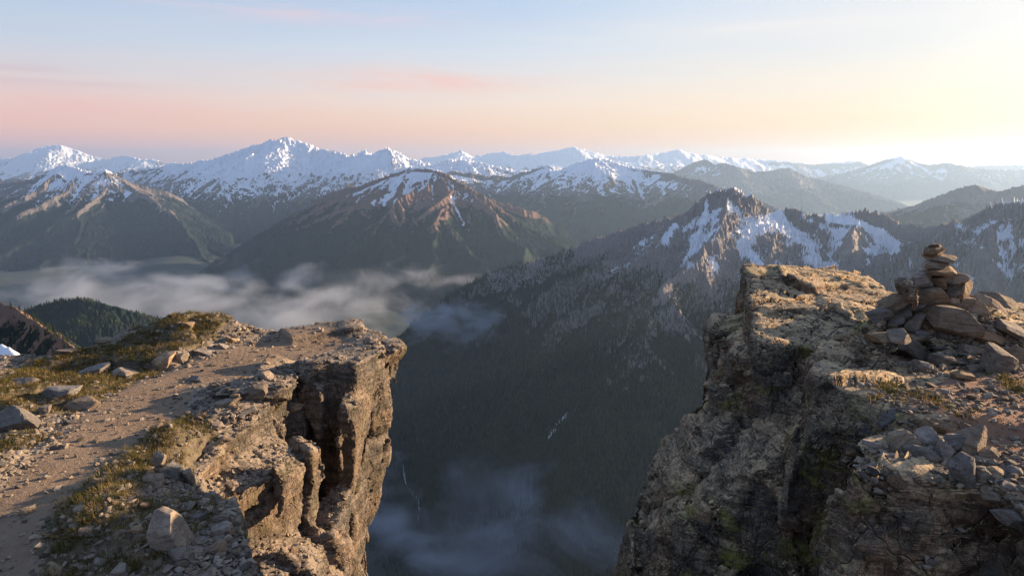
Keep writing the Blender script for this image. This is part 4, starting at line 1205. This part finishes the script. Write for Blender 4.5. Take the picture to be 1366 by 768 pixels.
if True:
    CD = 6.25
    C_ = dict(D=CD, name="cairn_stone", cat="cairn stone", sink=0, group="stones piled up as the cairn")
    S = stone
    # big stones the cairn stands on, back to front
    S(1270, 430, 58, 34, "large dark boulder directly beneath the cairn", "boulder", "boulder", D=6.0, mat="d", sink=0, tilt=-6, depth=.7, cuts=22)
    S(1212, 462, 66, 20, "long tan slab leaning down to the right in front of the cairn boulder", "boulder", "boulder", D=6.0, tilt=-33, sink=0, depth=.5)
    S(1318, 428, 60, 40, "sloping pale slab right of the large dark cairn boulder", "boulder", "boulder", D=6.5, tilt=-38, sink=0, depth=.8)
    # the stack, top to bottom
    S(1249, 328, 17, 7, "tiny topmost stone of the cairn", **C_)
    S(1248, 335.5, 27, 10, "flat rounded stone just under the tiny topmost stone of the cairn", tilt=4, **C_)
    S(1251, 344, 39, 10, "wide thin slab third from the top of the cairn", tilt=-3, **C_)
    S(1247, 352, 35, 9, "narrow dark slab fourth from the top of the cairn", mat="d", **C_)
    S(1252, 361, 46, 12, "broad slab fifth from the top, closing the slim part of the cairn", **C_)
    S(1230, 371, 22, 22, "upright block at the left shoulder of the cairn", mat="d", tilt=8, **C_)
    S(1250, 376, 28, 20, "brown block in the middle of the cairn below its slim stack", mat="t", **C_)
    S(1272, 371, 30, 14, "dark jutting ledge stone at the right shoulder of the cairn", mat="d", tilt=-18, **C_)
    S(1287, 389, 18, 38, "tall sunlit stone standing on the right flank of the cairn", tilt=-22, **C_)
    S(1243, 391, 44, 25, "big grey brown boulder low in the front of the cairn", mat="d", **C_)
    S(1271, 388, 26, 22, "dark angular stone between the big front boulder and the sunlit flank stone", mat="d", **C_)
    S(1207, 382, 22, 20, "squarish dark stone set apart on the left flank of the cairn", mat="d", tilt=6, **C_)
    S(1216, 393, 22, 18, "small rounded stone below the left shoulder block of the cairn", mat="d", **C_)
    S(1194, 402, 36, 18, "brown stone slanting down the left foot of the cairn", tilt=28, mat="t", **C_)
    S(1176, 420, 38, 18, "flat brown slab at the far left foot of the cairn", tilt=12, mat="d", **C_)
    S(1163, 436, 30, 16, "outermost dark stone of the cairn on the left", mat="d", **C_)
    S(1197, 424, 34, 22, "grey stone wedged between the left foot slabs of the cairn", mat="g", tilt=20, **C_)
    S(1222, 408, 30, 18, "small grey stone under the big front boulder of the cairn", mat="g", tilt=15, **C_)
    S(1266, 403, 26, 14, "pale flat stone right below the big front boulder of the cairn", **C_)
    S(1284, 408, 22, 20, "dark stone under the tall sunlit flank stone of the cairn", mat="d", **C_)
    S(1303, 412, 24, 26, "tan stone at the right foot of the cairn", tilt=-25, **C_)
    S(1234, 366, 14, 10, "small lit stone tucked beside the left shoulder block near the slim stack", **C_)
    rf = random.Random(12)
    for k in range(58):
        tq = (k + rf.random()) / 58
        vv_ = 390 + 62 * tq; hw = 26 + 62 * tq
        uu_ = 1248 + 8 * tq + hw * rf.uniform(-1, 1)
        S(uu_, vv_, rf.uniform(15, 30), rf.uniform(9, 18), "rough broken stone in the lower heap of the cairn", D=6.38 - .30 * tq + rf.uniform(-.05, .05), name="cairn_stone", cat="cairn stone", sink=0,
          group="broken stones heaped under the cairn", mat=rf.choice("ttdg"), tilt=rf.uniform(-14, 14) + (1248 - uu_) * .35, seed=3000 + k)
    # around the foot of the cairn
    for a in ((1172, 449, 34, 14, "low brown slab in front of the cairn's left foot", "t", 4), (1126, 450, 24, 8, "thin pale slab lying alone in the shade left of the cairn", "t", 0),
              (1198, 446, 30, 18, "dark stone between the leaning slab and the cairn's left foot", "d", 10),
              (1332, 480, 36, 40, "tan angular block with a split face right of the cairn", "t", -12), (1354, 472, 24, 28, "brown block against the tan split block at the right edge", "d", -6),
              (1300, 464, 34, 22, "brown stone at the right foot of the large dark boulder", "d", -10), (1308, 492, 26, 13, "small tan stone below the tan split block", "t", 0),
              (1262, 478, 40, 15, "flat brown stone at the front foot of the large dark boulder", "t", -14), (1232, 488, 34, 12, "thin tan slab beside the end of the leaning slab", "t", -20),
              (1343, 405, 56, 18, "dark slab tilted down to the right edge behind the cairn", "d", -24), (1352, 440, 40, 18, "sunlit slab sloping out of the picture at the right edge", "t", -30),
              (1318, 452, 30, 16, "pale broken stone on the slope under the sloping slab", "t", -30), (1286, 500, 30, 14, "half buried tan stone at the upper edge of the red dirt", "t", 0),
              (1150, 455, 22, 8, "small flat stone next to the lone pale slab", "t", 0)):
        S(a[0], a[1], a[2], a[3], a[4], "rock", mat=a[5], tilt=a[6])
    # pile on the edge of the red dirt
    for a in ((1186, 557, 40, 25, "rounded grey green stone at the upper left of the rock pile", "g", 6), (1227, 562, 20, 16, "small pale stone behind the middle of the rock pile", "t", 0),
              (1255, 565, 40, 28, "large rounded tan stone at the back of the rock pile", "t", -14), (1238, 581, 32, 30, "squarish brown stone in the middle of the rock pile", "d", 5),
              (1205, 588, 42, 32, "dark pointed stone tilted left in the rock pile", "d", 32), (1230, 605, 42, 22, "smooth oval grey stone lying across the front of the rock pile", "g", -4),
              (1216, 618, 38, 11, "flat rusty brown stone under the smooth oval one", "d", -5), (1260, 601, 26, 32, "reddish upright stone right of the smooth oval one", "d", 4),
              (1274, 591, 22, 28, "narrow grey stone leaning behind the reddish upright one", "g", 20), (1295, 584, 36, 40, "large tan stone with a flat sunlit top in the rock pile", "t", -10),
              (1281, 624, 38, 48, "pale bluish wedge standing on its point at the front of the rock pile", "g", 24), (1285, 568, 26, 12, "flat tan stone behind the large flat topped one", "t", -8),
              (1321, 603, 26, 16, "tan stone on the red dirt right of the rock pile", "t", 0), (1311, 632, 24, 20, "small brown block just right of the pale bluish wedge", "d", 0),
              (1331, 632, 26, 18, "tan block right of the small brown block", "t", -6), (1344, 647, 22, 14, "low stone near the right edge below the red dirt", "t", -20),
              (1322, 660, 30, 14, "thin slab leaning on the dark bottom right ledge", "t", -28), (1353, 626, 28, 13, "flat stone at the right edge on the red dirt", "d", -6),
              (1250, 628, 22, 14, "bluish stone between the oval one and the pale wedge", "g", 0), (1165, 592, 30, 15, "broken stone at the left end of the rock pile", "t", 8),
              (1140, 603, 24, 12, "small shard on the left rim of the dark front ledge", "t", 0), (1352, 690, 40, 18, "stone slab on the dark ledge in the bottom right corner", "t", -30)):
        S(a[0], a[1], a[2], a[3], a[4], "rock", mat=a[5], tilt=a[6], boxy=.3)
    # single stones on the left ledge
    for a in ((215, 479, 32, 23, "block with a pale square face at the far side of the path", "t", 0, "boulder"), (241, 477, 17, 15, "small block right of the pale square faced block", "t", 0, "rock"),
              (272, 471, 28, 9, "flat pale stone at the bend of the path", "t", -12, "rock"), (168, 496, 34, 11, "long pale stone lying in the golden grass", "t", -16, "rock"),
              (122, 494, 40, 13, "grey slab in the grass left of the long pale stone", "g", 6, "rock"), (82, 523, 50, 17, "long low grey boulder with dark grass above it", "g", 4, "boulder"),
              (113, 538, 40, 14, "pinkish block at the left rim of the path", "t", 3, "rock"), (26, 558, 52, 30, "large grey boulder at the left edge with a lit top", "g", -8, "boulder"),
              (62, 546, 14, 11, "small pale stone right of the large grey boulder", "t", 0, "rock"), (344, 520, 36, 24, "dark fronted boulder in the rubble near the ledge end", "t", 0, "boulder"),
              (357, 500, 22, 14, "pale lump on the slab rim above the dark fronted boulder", "t", 0, "rock"), (388, 541, 34, 10, "flat tan slab on the rim of the drop", "t", 4, "rock"),
              (362, 533, 26, 11, "small grey slab left of the flat tan one on the rim", "g", 0, "rock"), (306, 536, 30, 12, "broken pale stone below the grey bedrock slabs", "t", 10, "rock"),
              (330, 548, 24, 10, "grey shard among the rubble below the dark fronted boulder", "g", 0, "rock"), (292, 564, 34, 11, "thin pale slab lying in the brown rubble", "t", -14, "rock"),
              (284, 592, 44, 10, "wide lit slab overhanging the dark hollow in the cliff", "t", 16, "boulder"),
              (228, 707, 40, 66, "tall pale wedge shaped boulder in the rubble, bottom left", "t", 14, "boulder"), (238, 738, 30, 22, "brown stone at the foot of the tall pale wedge", "d", 0, "rock"),
              (232, 668, 15, 14, "small pale block above the tall wedge shaped boulder", "t", 0, "rock"), (182, 706, 18, 13, "small pale stone left of the tall pale wedge", "t", 0, "rock"),
              (229, 626, 34, 20, "dark edged flat block tilted to the right above the rubble", "g", -28, "rock"), (208, 612, 18, 24, "narrow pale block left of the tilted flat block", "t", -25, "rock"),
              (251, 630, 15, 30, "upright pale stone at the rim right of the tilted flat block", "t", 10, "rock"), (288, 727, 24, 20, "orange brown stone on the rubble at the cliff rim", "t", 0, "rock"),
              (134, 642, 22, 9, "flat pale stone in the green tufts beside the path", "t", 0, "rock"), (120, 705, 24, 9, "small pale stone on the turf near the lower path", "t", -10, "rock"),
              (132, 748, 16, 12, "narrow pale stone in the bottom turf", "t", -40, "rock"), (62, 760, 32, 9, "flat pale stone at the very bottom beside the path", "t", 0, "rock"),
              (36, 682, 16, 8, "dark flat stone lying on the lower path", "d", 0, "rock"), (253, 433, 16, 12, "pale pointed stone on top of the far mound", "t", 0, "rock"),
              (296, 461, 16, 9, "pale stone right of the mound where the path narrows", "t", 0, "rock"), (308, 452, 24, 10, "brown stone at the foot of the mound", "d", 0, "rock"),
              (206, 640, 28, 12, "broad pale stone on the slope under the narrow block", "t", -8, "rock"), (263, 690, 26, 12, "grey stone halfway down the rubble slope", "g", 0, "rock"),
              (300, 702, 30, 14, "large flat stone near the rim of the rubble slope", "t", 6, "rock"), (32, 510, 34, 12, "grey stone half sunk in the turf at the left edge", "g", 6, "rock"),
              (95, 468, 34, 9, "pale slab on the far rim left of the mound", "t", 3, "rock"), (140, 455, 30, 8, "lit slab at the left foot of the far mound", "t", -6, "rock"),
              (318, 530, 20, 14, "pale stone left of the dark fronted boulder", "t", 0, "rock"), (262, 505, 24, 8, "grey flake at the upper end of the bedrock slabs", "g", 0, "rock"),
              (165, 760, 26, 14, "pale stone cut by the bottom edge beside the turf", "t", 0, "rock")):
        S(a[0], a[1], a[2], a[3], a[4], a[7], a[7], mat=a[5], tilt=a[6])

    # loose stones, each a thing; the crumbs below that size are gravel
    protos = []
    for k in range(14):
        ge, f = stone_geo(500 + k, (1.0, 0.85, 0.5 + 0.03 * k), sub=2, cuts=11, lo=.5, hi=.9, boxy=.3)
        me = mesh_np("loose_stone", ge, f, (m_stone, m_stone_g, m_stone, m_stone_d)[k % 4], smooth=False)
        protos.append(me)
    rs = np.random.RandomState(77)

    def rubble_l(x, y):
        """how much rubble lies here on the left ledge"""
        w_ = 0
        for u, v, rx, ry, a in ((290, 690, 70, 60, 2.2), (215, 640, 60, 50, 1.2), (330, 545, 60, 25, 1.8), (30, 610, 50, 40, 1.2), (250, 740, 90, 40, 2.0), (60, 560, 60, 20, .6), (330, 450, 60, 10, .5), (270, 480, 40, 12, .5)):
            p = PZ(u, v, ZL); d = p.length / FOC
            w_ = w_ + a * np.exp(-(((x - p.x) / (rx * d)) ** 2 + ((y - p.y) / (ry * d * 2.4)) ** 2))
        return (w_ + 0.22) * (0.10 + 0.90 * sstep(-0.25, 0.1, tP(x, y)))

    def rubble_r(x, y):
        w_ = 0
        for u, v, rx, ry, a in ((1240, 600, 90, 40, 1.6), (1150, 605, 50, 14, 2.0), (1340, 650, 50, 40, 2.0), (1320, 540, 80, 40, .5), (1210, 540, 40, 14, 1.0), (1300, 480, 60, 30, 1.0)):
            p = PZ(u, v, -1.76); d = p.length / FOC
            w_ = w_ + a * np.exp(-(((x - p.x) / (rx * d)) ** 2 + ((y - p.y) / (ry * d * 2.4)) ** 2))
        return w_

    def scatter(n, bv, x0, x1, y0, y1, fn, zmin, mx):
        out_ = []
        while len(out_) < n:
            X = rs.uniform(x0, x1, 4000); Yy = rs.uniform(y0, y1, 4000)
            ok = rs.rand(4000) * mx < fn(X, Yy)
            for x, y in zip(X[ok], Yy[ok]):
                r = drop(x, y, bv, -0.5)
                if r[0] is None or r[1].z < 0.55 or r[0].z < zmin: continue
                out_.append((r[0], r[1]))
                if len(out_) >= n: break
        return out_

    first = set(protos)
    def put_stone(k, loc, nrm, sz, label, group):
        pr = protos[k % 14]
        if pr in first:
            o = pr; first.discard(pr)
        else:
            o = pr.copy(); COL.objects.link(o)
        o.location = loc + nrm * sz * 0.12
        q = nrm.to_track_quat("Z", "Y").to_euler()
        o.rotation_euler = (q.x + rs.uniform(-.4, .4), q.y + rs.uniform(-.4, .4), rs.uniform(0, 6.28))
        o.scale = (sz * rs.uniform(.7, 1.3), sz, sz * rs.uniform(.6, 1.1))
        props(o, label, "stone", group)
    for k, (p, n) in enumerate(scatter(200, bvhL, -8.5, -1.5, 3.4, 12.5, rubble_l, -4.6, 2.6)):
        put_stone(k, p, n, 0.05 + 0.10 * rs.rand() ** 2.2, "small loose stone in the rubble on the left ledge", "loose stones on the left ledge")
    for k, (p, n) in enumerate(scatter(90, bvhR, 1.6, 6.0, 3.0, 7.5, rubble_r, -2.3, 2.4)):
        put_stone(k, p, n, 0.04 + 0.07 * rs.rand() ** 2.0, "small loose stone on or beside the red dirt on the right outcrop", "loose stones on the right outcrop")

    def gravel(name, label, pts, mat, smin, smax, seed):
        r2 = np.random.RandomState(seed); n = len(pts)
        v, f = ICO[1]
        P = np.array([p[0][:] for p in pts], f32)
        sz = smin + (smax - smin) * r2.rand(n, 1) ** 2.6
        sc_ = sz * np.stack([r2.uniform(.6, 1.3, n), r2.uniform(.6, 1.2, n), r2.uniform(.3, .8, n)], -1)
        Vb = v[None] * (1 + 0.45 * r2.uniform(-1, 1, (n, len(v), 1))) * sc_[:, None]
        th = r2.rand(n) * 6.28; ph = r2.uniform(-.6, .6, n)
        c, s = np.cos(th)[:, None], np.sin(th)[:, None]; c2, s2 = np.cos(ph)[:, None], np.sin(ph)[:, None]
        x, y, z = Vb[..., 0], Vb[..., 1], Vb[..., 2]
        y, z = y * c2 - z * s2, y * s2 + z * c2
        x, y = x * c - y * s, x * s + y * c
        V = np.stack([x, y, z], -1) + P[:, None] + np.array([0, 0, 0.004])
        Fc = (f[None] + (np.arange(n) * len(v))[:, None, None]).reshape(-1, 3)
        o = mesh_np(name, V.reshape(-1, 3), Fc, mat, {"tint": np.repeat(r2.rand(n), len(v))}, smooth=False)
        props(o, label, "gravel", kind="stuff")
    m_grav, t = material("gravel")
    b = t.n("ShaderNodeBsdfPrincipled"); tn_ = t.attr("tint")
    t.put(b, "Base Color", t.ramp(tn_, [(0, (0.07, 0.055, 0.045)), (0.3, (0.17, 0.135, 0.10)), (0.65, (0.22, 0.175, 0.13)), (0.85, (0.31, 0.25, 0.185)), (1, (0.17, 0.155, 0.14))])); t.put(b, "Roughness", 0.9)
    b.inputs["Specular IOR Level"].default_value = 0.2
    o_ = t.n("ShaderNodeOutputMaterial"); t.put(o_, 0, b.outputs[0])
    gravel("gravel", "grit and small broken stones strewn over the left ledge and path", scatter(11000, bvhL, -8.5, -1.3, 3.2, 12.5, lambda x, y: rubble_l(x, y) + 0.11, -5.0, 2.4), m_grav, 0.007, 0.045, 5)
    gravel("gravel", "grit and small broken stones strewn over the red dirt and ledges", scatter(4500, bvhR, 1.6, 6.2, 2.8, 7.6, lambda x, y: rubble_r(x, y) + 0.12, -2.4, 2.2), m_grav, 0.006, 0.035, 6)

    # grass tufts
    def tufts(name, label, pts, seed, h0=0.05, h1=0.15, bl=26):
        r2 = np.random.RandomState(seed); n = len(pts)
        P = np.repeat(np.array([p[0][:] for p in pts], f32), bl, 0); m_ = n * bl
        hh = np.repeat(r2.uniform(h0, h1, n), bl) * r2.uniform(.45, 1.15, m_)
        a = r2.rand(m_) * 6.28; lean = r2.rand(m_) ** 0.8 * 0.95
        rad = r2.rand(m_) ** .5 * 0.055
        bx = P[:, 0] + np.cos(a) * rad; by = P[:, 1] + np.sin(a) * rad; bz = P[:, 2] - 0.012
        dx, dy = np.cos(a + r2.uniform(-.5, .5, m_)), np.sin(a)
        wd = r2.uniform(.0012, .0030, m_)
        px_, py_ = -dy * wd, dx * wd
        V = np.zeros((m_, 5, 3), f32)
        for q, (tq, wq) in enumerate(((0, 1), (0.55, .8))):
            cx = bx + dx * lean * hh * tq ** 1.6; cy = by + dy * lean * hh * tq ** 1.6; cz = bz + hh * tq * (1 - .25 * lean * tq)
            V[:, q * 2] = np.stack([cx - px_ * wq, cy - py_ * wq, cz], -1); V[:, q * 2 + 1] = np.stack([cx + px_ * wq, cy + py_ * wq, cz], -1)
        V[:, 4] = np.stack([bx + dx * lean * hh, by + dy * lean * hh, bz + hh * (1 - .35 * lean)], -1)
        T = np.array([[0, 1, 3], [0, 3, 2], [2, 3, 4]])
        Fc = (T[None] + (np.arange(m_) * 5)[:, None, None]).reshape(-1, 3)
        tint = np.repeat(np.clip(np.repeat(r2.rand(n), bl) * .7 + r2.rand(m_) * .4, 0, 1), 5)
        o = mesh_np(name, V.reshape(-1, 3), Fc, m_grass, {"tint": tint}, smooth=True)
        props(o, label, "grass", kind="stuff")
    m_grass, t = material("alpine_grass")
    tn_ = t.attr("tint")
    gc = t.ramp(tn_, [(0, (0.035, 0.045, 0.012)), (0.35, (0.085, 0.085, 0.022)), (0.6, (0.16, 0.12, 0.04)), (0.85, (0.26, 0.17, 0.07)), (1, (0.40, 0.31, 0.17))])
    d1 = t.n("ShaderNodeBsdfDiffuse"); t.put(d1, 0, gc); tr = t.n("ShaderNodeBsdfTranslucent"); t.put(tr, 0, gc)
    mx = t.n("ShaderNodeMixShader"); t.put(mx, 0, 0.3); t.put(mx, 1, d1.outputs[0]); t.put(mx, 2, tr.outputs[0])
    o_ = t.n("ShaderNodeOutputMaterial"); t.put(o_, 0, mx.outputs[0])
    gfn = lambda x, y: sstep(0.35, 0.8, veg(x, y)) * sstep(-0.02, 0.15, tP(x, y))
    tufts("grass", "short olive and straw coloured alpine grass beside the dirt path", scatter(3000, bvhL, -9, -1.5, 3.2, 12.6, gfn, -4.2, 1.0), 8, .03, .10)
    def gr(x, y):
        w_ = 0
        for u, v, rx in ((1205, 532, 16), (1190, 525, 12), (1250, 548, 14), (1175, 540, 8), (1350, 520, 14)):
            p = PZ(u, v, -1.74); d = p.length / FOC
            w_ = w_ + np.exp(-(((x - p.x) / (rx * d)) ** 2 + ((y - p.y) / (rx * d * 1.6)) ** 2))
        return w_
    tufts("grass", "small golden grass clump between the slabs and the red dirt", scatter(110, bvhR, 2.0, 5.5, 3.8, 6.5, gr, -2.4, 1.0), 9, .03, .075)
# ================================================================ the rocky hillside at the far left edge
m_side = mountain_mat("red_hillside_rock", FOR, (0.20, 0.12, 0.085), (0.30, 0.20, 0.15), -165, 9, 14, bumpd=4.0)
m_snow, t = material("snow")
b = t.n("ShaderNodeBsdfPrincipled"); ps_ = t.n("ShaderNodeNewGeometry").outputs["Position"]
t.put(b, "Base Color", t.mix(t.noise(ps_, 0.15, 5, .6), (0.72, 0.73, 0.76), (0.82, 0.83, 0.85))); t.put(b, "Roughness", 0.6)
o_ = t.n("ShaderNodeOutputMaterial"); t.put(o_, 0, b.outputs[0])
side, sg = mountain("hillside", "steep reddish hillside with small conifers and snow specks at the left edge",
    [[(-300, 372, .82), (-120, 380, .80), (-40, 392, .78), (0, 402, .76), (18, 408, .74), (35, 420, .72), (52, 431, .70), (68, 442, .68), (85, 452, .66), (110, 470, .64), (150, 500, .6)]],
    -330, 200, .42, .95, N(330), N(150), 40, 0.07, 5, m_side, 41, s0=1.1, s1=.8, L=30, skirt=-420, snow=-140, snow_soft=14, snow_bias=-2.2, edge=.02,
    fields=[([(8, 412), (14, 414)], 3, 4), ([(0, 410), (3, 418)], 2.5, 4), ([(22, 430), (28, 432)], 2, 4), ([(-60, 430), (-40, 435)], 8, 4)])
props(side, cat="hillside")
snow_, _g = mountain("snow", "white snowfield showing over the ledge at the left edge",
    [[(-260, 440, .42), (-120, 446, .41), (-90, 450, .40), (-60, 452, .40), (-40, 452, .40), (0, 457, .395), (12, 462, .39), (20, 470, .385), (30, 482, .38)]],
    -280, 90, .24, .46, N(120), N(60), 60, 0.012, 2, m_snow, 43, s0=1.1, s1=1.0, L=30, skirt=-300, crest=.002)
props(snow_, cat="snowfield")

bark, t = material("bark")
b = t.n("ShaderNodeBsdfPrincipled"); t.put(b, "Base Color", (0.07, 0.05, 0.035)); t.put(b, "Roughness", .9)
o_ = t.n("ShaderNodeOutputMaterial"); t.put(o_, 0, b.outputs[0])


def conifer(seed):
    rs = np.random.RandomState(seed)
    V = []; Fc = []
    # drooping branch fans in whorls, thinner towards the tip
    nw = 16
    for k in range(nw):
        tq = k / (nw - 1); z = 0.10 + 0.87 * tq
        rr = (0.19 * (1 - tq) ** 0.85 + 0.012) * rs.uniform(.75, 1.2)
        nb = 9 if k < 11 else 6; o0 = rs.rand() * 6.28
        for q in range(nb):
            a = o0 + q * 6.283 / nb + rs.uniform(-.25, .25); l_ = rr * rs.uniform(.65, 1.15); w_ = 0.16 + .2 * rs.rand()
            i = len(V)
            V += [(0, 0, z + .035), (math.cos(a - w_) * l_ * .7, math.sin(a - w_) * l_ * .7, z - .02), (math.cos(a) * l_, math.sin(a) * l_, z - .045 - .03 * rs.rand()), (math.cos(a + w_) * l_ * .7, math.sin(a + w_) * l_ * .7, z - .02)]
            Fc += [(i, i + 1, i + 2), (i, i + 2, i + 3)]
    i = len(V); V += [(0.012, 0, .93), (-.006, .011, .93), (-.006, -.011, .93), (0, 0, 1.02)]; Fc += [(i, i + 1, i + 3), (i + 1, i + 2, i + 3), (i + 2, i, i + 3)]
    crown = (np.array(V, f32), np.array(Fc, np.int32))
    V = []; Fc = []
    for k in range(6):
        a = k * 1.047; V += [(math.cos(a) * .018, math.sin(a) * .018, -.03), (math.cos(a) * .004, math.sin(a) * .004, .9)]
    for k in range(6):
        n_ = (k + 1) % 6; Fc += [(2 * k, 2 * n_, 2 * k + 1), (2 * n_, 2 * n_ + 1, 2 * k + 1)]
    return crown, (np.array(V, f32), np.array(Fc, np.int32))


Xg, Yg, H, slope, sn = sg
rs = np.random.RandomState(4)
protos_t = []
for k in range(5):
    (cv, cf), (tv, tf) = conifer(60 + k)
    root = bpy.data.objects.new("conifer_tree", None); COL.objects.link(root)
    mesh_np("crown", cv, cf, m_con, {"tint": rs.rand(len(cv))}, smooth=False, parent=root)
    mesh_np("trunk", tv, tf, bark, smooth=False, parent=root)
    protos_t.append(root)
dpt = Yg * CP - H * SP
pu = 683 + FOC * Xg / dpt; pv = 384 - FOC * (Yg * SP + H * CP) / dpt
wgt = ((pu > 8) & (pu < 96) & (H > -190) & (pv > 400)) * sstep(0, 70, pu)
pr = (wgt / wgt.sum()).ravel()
for k, q in enumerate(rs.choice(pr.size, 120, p=pr, replace=False)):
    i, j = divmod(int(q), Xg.shape[1])
    if k < 5: o = protos_t[k]
    else:
        o = protos_t[k % 5].copy(); COL.objects.link(o)
        for ch in protos_t[k % 5].children:
            c2 = ch.copy(); COL.objects.link(c2); c2.parent = o
    o.location = (Xg[i, j], Yg[i, j], H[i, j] - .3)
    hh = rs.uniform(5, 11)
    o.scale = (hh, hh, hh); o.rotation_euler = (0, 0, rs.rand() * 6.28)
    props(o, "small dark conifer standing on the reddish hillside at the left edge", "tree", "conifers on the reddish hillside")
